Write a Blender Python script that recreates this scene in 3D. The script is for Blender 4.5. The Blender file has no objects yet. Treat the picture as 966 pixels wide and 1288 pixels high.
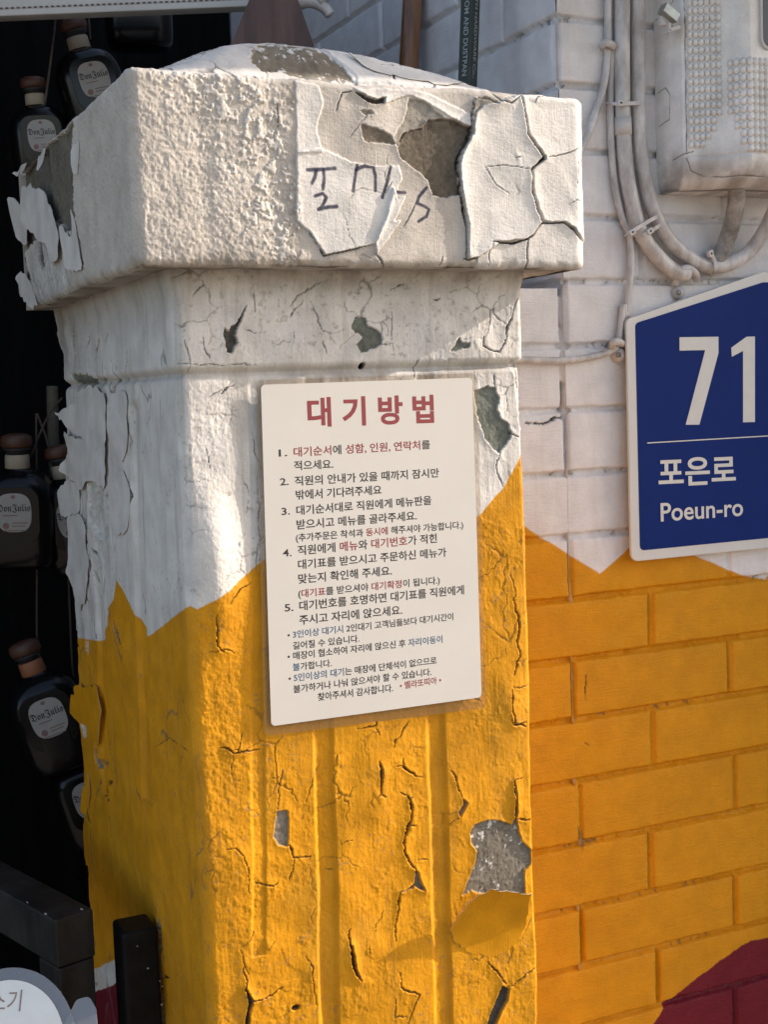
import bpy, bmesh, math, random
import numpy as np
from mathutils import Vector, Matrix
from mathutils.geometry import delaunay_2d_cdt

SC = bpy.context.scene
COL = SC.collection
R = math.radians

# ------------------------------------------------------------------ camera
PW, PH = 966.0, 1288.0                       # size the photograph was measured in
F, CX, CY = 1698.0, 483.0, 644.0
TH = math.atan(149.9 / F); PHI = math.atan(.0365)
cd = np.array([0, math.cos(TH), -math.sin(TH)])
cu0 = np.array([0, math.sin(TH), math.cos(TH)])
cr0 = np.array([1., 0, 0])
cr = math.cos(PHI) * cr0 - math.sin(PHI) * cu0
cu = math.sin(PHI) * cr0 + math.cos(PHI) * cu0
CAM = np.array([0, 0, 1.55])
cam = bpy.data.cameras.new('camera'); co = bpy.data.objects.new('camera', cam); COL.objects.link(co)
cam.sensor_fit = 'VERTICAL'; cam.sensor_height = 36; cam.lens = F / PH * 36
cam.clip_start = .02; cam.clip_end = 2000
co.matrix_world = Matrix(((cr[0], cu[0], -cd[0], CAM[0]), (cr[1], cu[1], -cd[1], CAM[1]),
                          (cr[2], cu[2], -cd[2], CAM[2]), (0, 0, 0, 1)))
SC.camera = co

# the pillar's own axes: E1 along its front face, E2 into depth
E1 = np.array([.909315, .416108, 0]); E2 = np.array([-.416108, .909315, 0]); EZ = np.array([0, 0, 1.])
P0 = np.array([-.17201502, 1.15421561, 0])

# ------------------------------------------------------------------ light
SUN_A, SUN_B, SUN_V = .88, .18, .45
S = SUN_A * E1 - SUN_B * E2 + SUN_V * EZ; S /= np.linalg.norm(S)
elev = math.asin(S[2]); rot = math.atan2(S[0], S[1])
w = bpy.data.worlds.new("World"); SC.world = w; w.use_nodes = True
nt = w.node_tree; bg = nt.nodes['Background']
sk = nt.nodes.new('ShaderNodeTexSky'); sk.sky_type = 'NISHITA'; sk.sun_disc = False
sk.sun_elevation = elev; sk.sun_rotation = rot; sk.dust_density = 2.0; sk.air_density = 1.0
nt.links.new(sk.outputs[0], bg.inputs[0]); bg.inputs[1].default_value = .15
sl = bpy.data.lights.new('sun', 'SUN'); sl.energy = 3.0; sl.angle = R(.5); sl.color = (1, .96, .90)
so = bpy.data.objects.new('sun', sl); COL.objects.link(so)
so.rotation_euler = Vector(S).to_track_quat('Z', 'Y').to_euler()
SC.view_settings.view_transform = 'Standard'; SC.view_settings.look = 'None'
SC.view_settings.exposure = 1.0; SC.view_settings.gamma = 1
try:
    SC.view_settings.use_white_balance = True; SC.view_settings.white_balance_temperature = 7200; SC.view_settings.white_balance_tint = 14
except Exception as ex: print('no white balance', ex)
try: SC.view_settings.use_curve_mapping = False
except Exception: pass
SC.cycles.use_denoising = True
SC.cycles.max_bounces = 8; SC.cycles.transparent_max_bounces = 16

# ------------------------------------------------------------------ measuring helpers
def W(a, b, z): return P0 + a * E1 + b * E2 + z * EZ
def ray(x, y): return cd * F + cr * (x - CX) - cu * (y - CY)
def along(x, y, D): return CAM + ray(x, y) / F * D
def hit_b(x, y, b):                      # pixel -> (a, z) on a plane parallel to the front face
    v = ray(x, y); t = ((P0 + b * E2 - CAM) @ E2) / (v @ E2); q = CAM + v * t
    return ((q - P0) @ E1, q[2])
def hit_a(x, y, a):                      # pixel -> (b, z) on a plane parallel to the left face
    v = ray(x, y); t = ((P0 + a * E1 - CAM) @ E1) / (v @ E1); q = CAM + v * t
    return ((q - P0) @ E2, q[2])
def zoomed(ox, oy, sc): return lambda *pts: [(ox + x / sc, oy + y / sc) for x, y in pts]
zA = zoomed(0, 0, 2.3); zB = zoomed(340, 0, 2.3); zN = zoomed(200, 340, 2.0125)
zL = zoomed(0, 420, 2.841); zM = zoomed(0, 860, 3.01)
z9 = zoomed(230, 900, 3.32); z10 = zoomed(450, 900, 3.32); z3 = zoomed(640, 720, 2.267)
z7 = zoomed(640, 330, 2.963); zT = zoomed(640, 0, 2.963); zK = zoomed(820, 0, 3.575)
s5 = zoomed(310, 460, 2.927); s6 = zoomed(320, 680, 3.019)

def lin(r, g, b):
    f = lambda c: (c / 255 / 12.92) if c / 255 <= .04045 else ((c / 255 + .055) / 1.055) ** 2.4
    return np.array([f(r), f(g), f(b)])

# ------------------------------------------------------------------ noise and distance fields
def vnoise(x, y, seed=0):
    xi = np.floor(x).astype(np.int64); yi = np.floor(y).astype(np.int64)
    fx = x - xi; fy = y - yi
    fx = fx * fx * fx * (fx * (fx * 6 - 15) + 10); fy = fy * fy * fy * (fy * (fy * 6 - 15) + 10)
    def h(i, j):
        n = (i * 374761393 + j * 668265263 + seed * 974634777) & 0x7fffffff
        n = ((n ^ (n >> 13)) * 1274126177) & 0x7fffffff
        return ((n ^ (n >> 16)) & 0xffff) / 32767.5 - 1
    return (h(xi, yi) * (1 - fx) + h(xi + 1, yi) * fx) * (1 - fy) + (h(xi, yi + 1) * (1 - fx) + h(xi + 1, yi + 1) * fx) * fy
def fbm(x, y, scale, octv=4, seed=0, gain=.5, sy=1.):
    t = 0; a = 1; n = 0; fx = 1 / scale
    for k in range(octv):
        t = t + a * vnoise(x * fx + 13.7 * k, y * fx / sy + 7.3 * k, seed + k); n += a; a *= gain; fx *= 2.03
    return t / n
def sstep(e0, e1, x):
    t = np.clip((x - e0) / (e1 - e0), 0, 1); return t * t * (3 - 2 * t)
def seg_dist(X, Y, p, q):
    dx, dy = q[0] - p[0], q[1] - p[1]; L = dx * dx + dy * dy + 1e-18
    t = np.clip(((X - p[0]) * dx + (Y - p[1]) * dy) / L, 0, 1)
    return np.hypot(X - p[0] - t * dx, Y - p[1] - t * dy), t
def poly_sdf(X, Y, poly):
    d = np.full(X.shape, 1e9); ins = np.zeros(X.shape, bool); n = len(poly)
    for i in range(n):
        p, q = poly[i], poly[(i + 1) % n]
        d = np.minimum(d, seg_dist(X, Y, p, q)[0])
        c = ((p[1] > Y) != (q[1] > Y)) & (X < (q[0] - p[0]) * (Y - p[1]) / (q[1] - p[1] + 1e-18) + p[0])
        ins ^= c
    return np.where(ins, -d, d)

class Field:
    """relief and pigment of one skin, laid out on a grid of its own surface (s along it, z up), metres"""
    def __init__(self, s, z, base):
        self.s, self.z = s, z
        self.X, self.Y = np.meshgrid(s, z)
        self.H = np.zeros(self.X.shape); self.A = np.empty(self.X.shape + (3,)); self.A[:] = base
        self.rough = np.full(self.X.shape, .55)
    def sub(self, pts, m):
        p = np.array(pts); x0, y0 = p.min(0) - m; x1, y1 = p.max(0) + m
        i0, i1 = np.searchsorted(self.s, [x0, x1]); j0, j1 = np.searchsorted(self.z, [y0, y1])
        return (slice(j0, j1), slice(i0, i1))
    def tint(self, m, c, sl=(slice(None), slice(None))):
        self.A[sl] = self.A[sl] * (1 - m[..., None]) + np.asarray(c) * m[..., None]
    def region(self, poly, soft=.0006, jit=.0012, js=.008, seed=1, m=.03):
        sl = self.sub(poly, m); X, Y = self.X[sl], self.Y[sl]
        if X.size == 0: return sl, X, X
        d = poly_sdf(X, Y, poly) + fbm(X, Y, js, 5, seed, .68) * jit * 2
        return sl, d, sstep(soft, -soft, d)
    def peel(self, poly, depth=.0012, alb=(.2, .19, .17), rim=.0008, rimw=.004, jit=.0009, seed=1, speck=0, speck_c=(.6, .58, .54)):
        sl, d, m = self.region(poly, .0005, jit, .007, seed)
        if d.size == 0: return
        X, Y = self.X[sl], self.Y[sl]
        grain = fbm(X, Y, .0035, 3, seed + 50, .7)
        self.H[sl] += -depth * m + rim * np.exp(-np.clip(d, 0, 1) / rimw) * (1 - m) + m * grain * .00035
        a = np.asarray(alb) * (1 + .35 * grain + .18 * fbm(X, Y, .02, 3, seed + 60))[..., None]
        self.A[sl] = self.A[sl] * (1 - m[..., None]) + np.clip(a, .01, 1) * m[..., None]
        if speck:
            q = sstep(.0, .08, fbm(X, Y, .0055, 4, seed + 70, .65) - .40 + .40 * np.clip(speck if np.isscalar(speck) else speck(X, Y), 0, 1)) * m
            self.tint(q, speck_c, sl); self.H[sl] += q * .0005
        self.rough[sl] = self.rough[sl] * (1 - m) + .95 * m
    def raise_(self, poly, h, edge=.006, jit=.0008, seed=2, alb=None, grad=None):
        sl, d, m = self.region(poly, .0004, jit, .008, seed)
        if d.size == 0: return
        lift = 1 + .8 * np.exp(np.clip(d, -1, 0) / edge)
        if grad is not None: lift = lift * grad(self.X[sl], self.Y[sl])
        self.H[sl] += h * m * lift
        if alb is not None: self.tint(m, alb, sl)
    def crack(self, pts, wd=.0012, depth=.0022, lift=.0006, lw=.006, alb=(.05, .045, .04), seed=3, taper=True, side=0, warp=.0030):
        sl = self.sub(pts, .02); X, Y = self.X[sl], self.Y[sl]
        if X.size == 0: return
        wx = X + fbm(X, Y, .014, 5, seed, .68) * warp; wy = Y + fbm(X, Y, .014, 5, seed + 9, .68) * warp
        n = len(pts) - 1; best = np.full(X.shape, 1e9); tt = np.zeros(X.shape); sg = np.zeros(X.shape)
        for i in range(n):
            d, t = seg_dist(wx, wy, pts[i], pts[i + 1]); k = d < best
            best = np.where(k, d, best); tt = np.where(k, (i + t) / n, tt)
            cs = (pts[i + 1][0] - pts[i][0]) * (wy - pts[i][1]) - (pts[i + 1][1] - pts[i][1]) * (wx - pts[i][0])
            sg = np.where(k, np.sign(cs), sg)
        ww = wd * .78 * (np.clip(np.sin(np.pi * np.clip(tt, .0, 1)) * 1.2 + .28, 0, 1) if taper else 1) * np.clip(1 + .9 * fbm(X, Y, .012, 3, seed + 4), .4, 2)
        m = sstep(ww * .5 + .00035, ww * .5 - .00035, best)
        env = np.clip(np.sin(np.pi * tt) + .1, 0, 1) if taper else 1
        sd = 1 if side == 0 else np.where(sg * side > 0, 1.6, .1)
        self.H[sl] += -depth * m + lift * env * sd * np.exp(-best / lw) * (1 - m)
        self.tint(m, alb, sl)
    def crackle(self, cell, mask, wd=.0009, depth=.0012, alb=(.10, .09, .075), seed=5, lift=.0004, stretch=1., dark=.8):
        """hairline craze: cell borders of a warped scatter of points, only where mask > 0"""
        X, Y = self.X, self.Y
        wx = (X + .35 * cell * fbm(X, Y, cell * .8, 4, seed, .6)) / cell; wy = (Y + .35 * cell * fbm(X, Y, cell * .8, 4, seed + 9, .6)) / (cell * stretch)
        xi = np.floor(wx).astype(np.int64); yi = np.floor(wy).astype(np.int64); F1 = np.full(X.shape, 9.); F2 = F1.copy()
        def h(i, j, k):
            n = (i * 374761393 + j * 668265263 + (seed + k) * 974634777) & 0x7fffffff
            n = ((n ^ (n >> 13)) * 1274126177) & 0x7fffffff
            return ((n ^ (n >> 16)) & 0xffff) / 65535.
        for di in (-1, 0, 1):
            for dj in (-1, 0, 1):
                d = np.hypot(xi + di + h(xi + di, yi + dj, 1) - wx, yi + dj + h(xi + di, yi + dj, 2) - wy)
                n1 = np.minimum(F1, d); F2 = np.minimum(F2, np.maximum(F1, d)); F1 = n1
        e = (F2 - F1) * cell * .5; mk = np.clip(mask, 0, 1); w_ = wd * .5 * (.25 + .9 * mk)
        m = sstep(w_ + .0005, w_ * .4, e) * sstep(0, .25, mask)
        self.H += -depth * m * mk + lift * np.exp(-e / .003) * mk * (1 - m) * np.where(h(xi, yi, 3) > .5, 1, .2)
        self.tint(m * dark, alb)
    def ink(self, pts, wd=.0031, c=(.012, .016, .05)):
        sl = self.sub(pts, .006); X, Y = self.X[sl], self.Y[sl]
        best = np.full(X.shape, 1e9)
        for i in range(len(pts) - 1): best = np.minimum(best, seg_dist(X, Y, pts[i], pts[i + 1])[0])
        k = wd * .5 * (1 + .25 * fbm(X, Y, .006, 2, 91))
        m = sstep(k + .0004, k - .0004, best) * (.93 + .07 * fbm(X, Y, .003, 2, 92))
        self.tint(np.clip(m * .96, 0, 1), c, sl)

# ------------------------------------------------------------------ mesh helpers
def mesh_obj(name, V, faces, mat=None, parent=None, smooth=False, uvA=None):
    me = bpy.data.meshes.new(name); me.from_pydata([tuple(v) for v in V], [], [tuple(f) for f in faces]); me.update()
    o = bpy.data.objects.new(name, me); COL.objects.link(o)
    for m_ in (mat if isinstance(mat, (list, tuple)) else [mat]):
        if m_: me.materials.append(m_)
    if parent: o.parent = parent
    if smooth: me.polygons.foreach_set('use_smooth', [True] * len(me.polygons))
    return o
def grid_obj(name, P, alb=None, rough=None, mat=None, parent=None, extra=None):
    """P: rows x cols x 3. extra = (verts list, faces index lists relative to extra) appended"""
    n, m, _ = P.shape; V = P.reshape(-1, 3)
    idx = np.arange(n * m).reshape(n, m)
    q = np.stack([idx[:-1, :-1], idx[:-1, 1:], idx[1:, 1:], idx[1:, :-1]], -1).reshape(-1, 4)
    A = None if alb is None else alb.reshape(-1, 3); Rr = None if rough is None else rough.reshape(-1)
    if extra:
        off = len(V); V = np.vstack([V, np.array(extra[0])]); q = np.vstack([q, np.array(extra[1]) + off])
        if A is not None:
            A = np.vstack([A, np.tile(A.mean(0), (len(extra[0]), 1))]); Rr = np.append(Rr, np.full(len(extra[0]), .6))
    me = bpy.data.meshes.new(name); me.vertices.add(len(V)); me.vertices.foreach_set('co', V.astype(np.float32).ravel())
    me.loops.add(q.size); me.loops.foreach_set('vertex_index', q.astype(np.int32).ravel())
    me.polygons.add(len(q)); me.polygons.foreach_set('loop_start', np.arange(0, q.size, 4, dtype=np.int32))
    try: me.polygons.foreach_set('loop_total', np.full(len(q), 4, dtype=np.int32))
    except Exception: pass
    me.polygons.foreach_set('use_smooth', np.ones(len(q), dtype=bool))
    me.update(calc_edges=True); me.validate()
    if A is not None:
        c = np.ones((len(V), 4), np.float32); c[:, :3] = np.clip(A, 0.004, .9)
        at = me.color_attributes.new('albedo', 'FLOAT_COLOR', 'POINT'); at.data.foreach_set('color', c.ravel())
        ar = me.attributes.new('gloss', 'FLOAT', 'POINT'); ar.data.foreach_set('value', Rr.astype(np.float32))
    o = bpy.data.objects.new(name, me); COL.objects.link(o)
    if mat: me.materials.append(mat)
    if parent: o.parent = parent
    return o
def box_vf(c, ax, half):
    c = np.array(c); V = []
    for sx in (-1, 1):
        for sy in (-1, 1):
            for sz in (-1, 1): V.append(c + sx * half[0] * ax[0] + sy * half[1] * ax[1] + sz * half[2] * ax[2])
    return V, [(0, 1, 3, 2), (4, 6, 7, 5), (0, 4, 5, 1), (2, 3, 7, 6), (0, 2, 6, 4), (1, 5, 7, 3)]
def bbox(name, c, ax, half, mat, parent=None, bevel=.003, seg=2):
    ax = [np.array(a, float) for a in ax]
    V, Fs = box_vf(c, ax, half); o = mesh_obj(name, V, Fs, mat, parent)
    bm = bmesh.new(); bm.from_mesh(o.data); bmesh.ops.recalc_face_normals(bm, faces=bm.faces)
    if bevel:
        bmesh.ops.bevel(bm, geom=bm.edges[:], offset=bevel, segments=seg, affect='EDGES', profile=.5)
    bm.to_mesh(o.data); bm.free()
    return o
def smooth_path(pts, n=8):
    p = [np.array(q, float) for q in pts]; p = [2 * p[0] - p[1]] + p + [2 * p[-1] - p[-2]]; out = []
    for i in range(1, len(p) - 2):
        for k in range(n):
            t = k / n; a, b, c, d = p[i - 1:i + 3]
            out.append(.5 * (2 * b + (c - a) * t + (2 * a - 5 * b + 4 * c - d) * t * t + (3 * b - a - 3 * c + d) * t ** 3))
    out.append(p[-2]); return out
def tube(name, pts, rad, mat, parent=None, seg=14, n=8, sm=True, wob=0, seed=0):
    q = smooth_path(pts, n) if sm else [np.array(p, float) for p in pts]; rng = random.Random(seed)
    V, Fs = [], []; up = None
    for i, p in enumerate(q):
        t = (q[min(i + 1, len(q) - 1)] - q[max(i - 1, 0)]); t = t / (np.linalg.norm(t) + 1e-12)
        if up is None: up = np.array([0, 0, 1.]) if abs(t[2]) < .9 else np.array([1., 0, 0])
        u = up - t * (up @ t); u /= np.linalg.norm(u); v = np.cross(t, u); up = u
        r_ = (rad(i / (len(q) - 1)) if callable(rad) else rad) * (1 + wob * rng.uniform(-1, 1))
        for k in range(seg):
            a = 2 * math.pi * k / seg; V.append(p + r_ * (math.cos(a) * u + math.sin(a) * v))
    for i in range(len(q) - 1):
        for k in range(seg):
            k2 = (k + 1) % seg; Fs.append((i * seg + k, i * seg + k2, (i + 1) * seg + k2, (i + 1) * seg + k))
    Fs.append(tuple(range(seg))[::-1]); Fs.append(tuple((len(q) - 1) * seg + k for k in range(seg)))
    return mesh_obj(name, V, Fs, mat, parent, True)
def prism(name, pts, fn, t0, t1, mat, parent=None, round_=0, bevel=0):
    """closed outline pts (2-D) given thickness between t0 and t1; fn(u, v, t) -> world"""
    n = len(pts); V = [fn(u, v, t0) for u, v in pts] + [fn(u, v, t1) for u, v in pts]
    Fs = [tuple(range(n)), tuple(range(2 * n - 1, n - 1, -1))] + [(i, n + i, n + (i + 1) % n, (i + 1) % n) for i in range(n)]
    o = mesh_obj(name, V, Fs, mat, parent)
    bm = bmesh.new(); bm.from_mesh(o.data); bmesh.ops.recalc_face_normals(bm, faces=bm.faces)
    if bevel:
        e = [e for e in bm.edges if len(e.link_faces) == 2 and any(len(f.verts) > 4 for f in e.link_faces)]
        bmesh.ops.bevel(bm, geom=e, offset=bevel, segments=2, affect='EDGES', profile=.5)
    bmesh.ops.triangulate(bm, faces=[f for f in bm.faces if len(f.verts) > 4])
    bm.to_mesh(o.data); bm.free()
    return o
def round_poly(pts, r, n=6):
    out = []; m = len(pts); P = [np.array(p, float) for p in pts]
    for i in range(m):
        p, a, b = P[i], P[i - 1], P[(i + 1) % m]; da = a - p; db = b - p; la, lb = np.linalg.norm(da), np.linalg.norm(db)
        da /= la; db /= lb; k = r[i] if isinstance(r, (list, tuple)) else r
        cosang = np.clip(da @ db, -1, 1); half = math.acos(cosang) / 2; dist = min(k / math.tan(half), la * .49, lb * .49); k2 = dist * math.tan(half)
        if k2 < 1e-6: out.append(tuple(p)); continue
        bis = da + db; bis /= np.linalg.norm(bis); c = p + bis * (k2 / math.sin(half))
        s0 = p + da * dist - c; s1 = p + db * dist - c
        a0 = math.atan2(s0[1], s0[0]); a1 = math.atan2(s1[1], s1[0]); dlt = (a1 - a0 + math.pi) % (2 * math.pi) - math.pi
        for j in range(n + 1):
            a_ = a0 + dlt * j / n; out.append((c[0] + k2 * math.cos(a_), c[1] + k2 * math.sin(a_)))
    return out
def thing(name, label, cat, loc=None, group=None):
    o = bpy.data.objects.new(name, None); COL.objects.link(o); o.empty_display_size = .05
    if loc is not None: o.location = tuple(loc)
    tag(o, label, cat, group); return o
def tag(o, label, cat, group=None):
    o['label'] = label; o['category'] = cat
    if group: o['group'] = group
    return o
def root_at(root):
    """children were built in world space: keep them there under a root that stands elsewhere"""
    bpy.context.view_layer.update()
    for ch in root.children: ch.matrix_parent_inverse = root.matrix_world.inverted()

# ------------------------------------------------------------------ materials
def nmat(name):
    m = bpy.data.materials.new(name); m.use_nodes = True; t = m.node_tree
    return m, t, t.nodes['Principled BSDF']
def add(t, typ, **kw):
    n = t.nodes.new(typ)
    for k, v in kw.items():
        if hasattr(n, k): setattr(n, k, v)
        else: n.inputs[k].default_value = v
    return n
def coords(t, scale=(1, 1, 1), rotz=0):
    tc = add(t, 'ShaderNodeTexCoord'); mp = add(t, 'ShaderNodeMapping'); mp.inputs['Scale'].default_value = scale
    mp.inputs['Rotation'].default_value = (0, 0, rotz)
    t.links.new(tc.outputs['Object'], mp.inputs[0]); return mp.outputs[0]
def skin_mat(name, grain=900, gd=.00025, streak=.0002, const=None, vary=.2, spec=.15, rough=None, sdir=(700, 700, 45), bump_extra=None):
    """painted or bare masonry: pigment from the mesh, tiny grain and brush streaks as bump"""
    m, t, b = nmat(name); L = t.links
    if const is None:
        at = add(t, 'ShaderNodeAttribute', attribute_name='albedo'); base = at.outputs['Color']
        ag = add(t, 'ShaderNodeAttribute', attribute_name='gloss'); L.new(ag.outputs['Fac'], b.inputs['Roughness'])
    else:
        rgb = add(t, 'ShaderNodeRGB'); rgb.outputs[0].default_value = (*const, 1); base = rgb.outputs[0]
        b.inputs['Roughness'].default_value = rough or .55
    n1 = add(t, 'ShaderNodeTexNoise'); n1.inputs['Scale'].default_value = 35; n1.inputs['Detail'].default_value = 6
    L.new(coords(t), n1.inputs['Vector'])
    ng = add(t, 'ShaderNodeTexNoise'); ng.inputs['Scale'].default_value = 420; ng.inputs['Detail'].default_value = 5; ng.inputs['Roughness'].default_value = .7
    L.new(coords(t), ng.inputs['Vector'])
    ad = add(t, 'ShaderNodeMath', operation='MULTIPLY_ADD'); ad.inputs[1].default_value = .55; L.new(ng.outputs[0], ad.inputs[0])
    sb = add(t, 'ShaderNodeMath', operation='SUBTRACT'); sb.inputs[1].default_value = .275; L.new(n1.outputs[0], sb.inputs[0]); L.new(sb.outputs[0], ad.inputs[2])
    mr = add(t, 'ShaderNodeMapRange'); mr.inputs['From Min'].default_value = .25; mr.inputs['From Max'].default_value = .75
    mr.inputs['To Min'].default_value = 1 - vary; mr.inputs['To Max'].default_value = 1 + vary * .6
    L.new(ad.outputs[0], mr.inputs[0])
    mx = add(t, 'ShaderNodeMix', data_type='RGBA', blend_type='MULTIPLY'); mx.inputs[0].default_value = 1
    L.new(base, mx.inputs['A']); L.new(mr.outputs[0], mx.inputs['B']); L.new(mx.outputs['Result'], b.inputs['Base Color'])
    n2 = add(t, 'ShaderNodeTexNoise'); n2.inputs['Scale'].default_value = grain; n2.inputs['Detail'].default_value = 3
    L.new(coords(t), n2.inputs['Vector'])
    n3 = add(t, 'ShaderNodeTexNoise'); n3.inputs['Scale'].default_value = 1; n3.inputs['Detail'].default_value = 4
    L.new(coords(t, sdir), n3.inputs['Vector'])
    b1 = add(t, 'ShaderNodeBump'); b1.inputs['Strength'].default_value = 1; b1.inputs['Distance'].default_value = gd
    L.new(n2.outputs[0], b1.inputs['Height'])
    b2 = add(t, 'ShaderNodeBump'); b2.inputs['Strength'].default_value = 1; b2.inputs['Distance'].default_value = streak
    L.new(n3.outputs[0], b2.inputs['Height']); L.new(b1.outputs[0], b2.inputs['Normal']); L.new(b2.outputs[0], b.inputs['Normal'])
    b.inputs['Specular IOR Level'].default_value = spec
    return m
def plain(name, col, rough=.5, metal=0, noise=.15, scale=60, bump=0, bscale=300, spec=.5, stretch=(1, 1, 1), coat=0, col2=None):
    m, t, b = nmat(name); L = t.links
    n = add(t, 'ShaderNodeTexNoise'); n.inputs['Scale'].default_value = scale; n.inputs['Detail'].default_value = 6; n.inputs['Roughness'].default_value = .65
    L.new(coords(t, stretch), n.inputs['Vector'])
    r_ = add(t, 'ShaderNodeValToRGB'); c = np.array(col); c2 = np.array(col2) if col2 is not None else c
    r_.color_ramp.elements[0].position = .3; r_.color_ramp.elements[1].position = .7
    r_.color_ramp.elements[0].color = (*np.clip(c2 * (1 - noise), 0, 1), 1); r_.color_ramp.elements[1].color = (*np.clip(c * (1 + noise), 0, 1), 1)
    L.new(n.outputs[0], r_.inputs[0]); L.new(r_.outputs[0], b.inputs['Base Color'])
    b.inputs['Roughness'].default_value = rough; b.inputs['Metallic'].default_value = metal; b.inputs['Specular IOR Level'].default_value = spec
    b.inputs['Coat Weight'].default_value = coat
    if bump:
        n2 = add(t, 'ShaderNodeTexNoise'); n2.inputs['Scale'].default_value = bscale; n2.inputs['Detail'].default_value = 4
        L.new(coords(t, stretch), n2.inputs['Vector'])
        bp = add(t, 'ShaderNodeBump'); bp.inputs['Distance'].default_value = bump; L.new(n2.outputs[0], bp.inputs['Height']); L.new(bp.outputs[0], b.inputs['Normal'])
    return m

WHITE = np.array([.66, .63, .585]); BEIGE = np.array([.50, .455, .40]); YEL = np.array([.66, .278, .012])
CRIM = np.array([.155, .012, .022]); CONC = np.array([.205, .178, .14]); GREEN = np.array([.145, .155, .13])
WALLW = np.array([.76, .735, .735]); DIRT_SHADE = np.array([.20, .17, .135])
M_skin = skin_mat('painted_render'); M_wall = skin_mat('painted_brick', grain=480, gd=.0005, streak=.0007, sdir=(45, 45, 650), vary=.12)
M_flw = skin_mat('white_paint_film', const=WHITE, streak=.00008, gd=.0001); M_fly = skin_mat('yellow_paint_film', const=YEL, streak=.0003, gd=.0001, spec=.1, rough=.7)
M_under = plain('paint_underside', (.55, .53, .48), .8, noise=.2)

# ------------------------------------------------------------------ ground
def sheet(name, x0, x1, y0, y1, z, mat):
    o = mesh_obj(name, [(x0, y0, z), (x1, y0, z), (x1, y1, z), (x0, y1, z)], [(0, 1, 2, 3)], mat); o['kind'] = 'structure'; return o
M_ground = plain('pavement_stone', (.20, .17, .135), .85, noise=.2, scale=5, bump=.002, bscale=90)
sheet('ground', -300, 300, -300, 300, 0, M_ground)

# ------------------------------------------------------------------ the pillar
PWID, PDEP = .338, .48
pillar = thing('gate_pillar', 'square masonry gate pillar with cracked white and yellow paint peeling off', 'pillar', W(PWID / 2, PDEP / 2, 0))

def strip_pos(S_, Hh, Z_, a0, b0, wid, r0=.010, r1=.005, back=None):
    """wrap s along left face (s<0), front, right face (s>wid); returns world points"""
    pa = np.zeros_like(S_); pb = np.zeros_like(S_); na = np.zeros_like(S_); nb = np.zeros_like(S_)
    l = S_ <= -r0; f = (S_ >= r0) & (S_ <= wid - r1); rr = S_ >= wid + r1
    c0 = (~l) & (S_ < r0); c1 = (~rr) & (S_ > wid - r1)
    pb[l] = -S_[l]; na[l] = -1
    pa[f] = S_[f]; nb[f] = -1
    pa[rr] = wid; pb[rr] = S_[rr] - wid; na[rr] = 1
    t = (S_ + r0) / (2 * r0) * math.pi / 2
    pa[c0] = (r0 - r0 * np.cos(t))[c0]; pb[c0] = (r0 - r0 * np.sin(t))[c0]; na[c0] = -np.cos(t)[c0]; nb[c0] = -np.sin(t)[c0]
    t = (S_ - (wid - r1)) / (2 * r1) * math.pi / 2
    pa[c1] = (wid - r1 + r1 * np.sin(t))[c1]; pb[c1] = (r1 - r1 * np.cos(t))[c1]; na[c1] = np.sin(t)[c1]; nb[c1] = -np.cos(t)[c1]
    if back is not None:
        k = l & (S_ < -.30); pb = np.where(k, pb + (pb - .30) / (PDEP - .30) * back, pb)
    pa = pa + a0 + na * Hh; pb = pb + b0 + nb * Hh
    return P0 + pa[..., None] * E1 + pb[..., None] * E2 + Z_[..., None] * EZ

Fp = lambda pts, b=0: [hit_b(x, y, b) for x, y in pts]                       # traced on the front face
Lr = lambda pts, a=0: [(-hit_a(x, y, a)[0], hit_a(x, y, a)[1]) for x, y in pts]  # traced on the left face
EDGE = Lr([(74, 350), (74, 415)] + zL((207, 0), (228, 70), (232, 150), (236, 240), (238, 320), (240, 400), (238, 480), (243, 560), (240, 640), (247, 720), (250, 800), (254, 860), (266, 920), (275, 1085), (280, 1250)) + zM((303, 60), (303, 200), (316, 300), (318, 420), (312, 560), (316, 650), (333, 720), (335, 800), (348, 900), (352, 1050), (356, 1250)))
EZ_ = np.array([p[1] for p in EDGE]); EB_ = np.array([-p[0] for p in EDGE]); _o = np.argsort(EZ_); EZ_, EB_ = EZ_[_o], EB_[_o]
def Lp(pts, a=0):                             # the same, undoing the ragged far edge so that traced marks land where they were seen
    out = []
    for x, y in pts:
        b, z = hit_a(x, y, a); k = (np.interp(z, EZ_, EB_) - .48) / .18
        if b > .30: b = (b + .30 * k) / (1 + k)
        out.append((-b, z))
    return out

# --- shaft with its neck
s = np.concatenate([np.arange(-PDEP, -.02, .0014), np.arange(-.02, PWID + .012, .0008), np.arange(PWID + .012, PWID + .06, .003), np.linspace(PWID + .06, PWID + PDEP, 30)])
zz = np.concatenate([np.arange(0, .77, .02), np.arange(.77, 1.664, .00085)])
f = Field(s, zz, WHITE)
X, Y = f.X, f.Y
front = sstep(-.004, .006, X)
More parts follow.
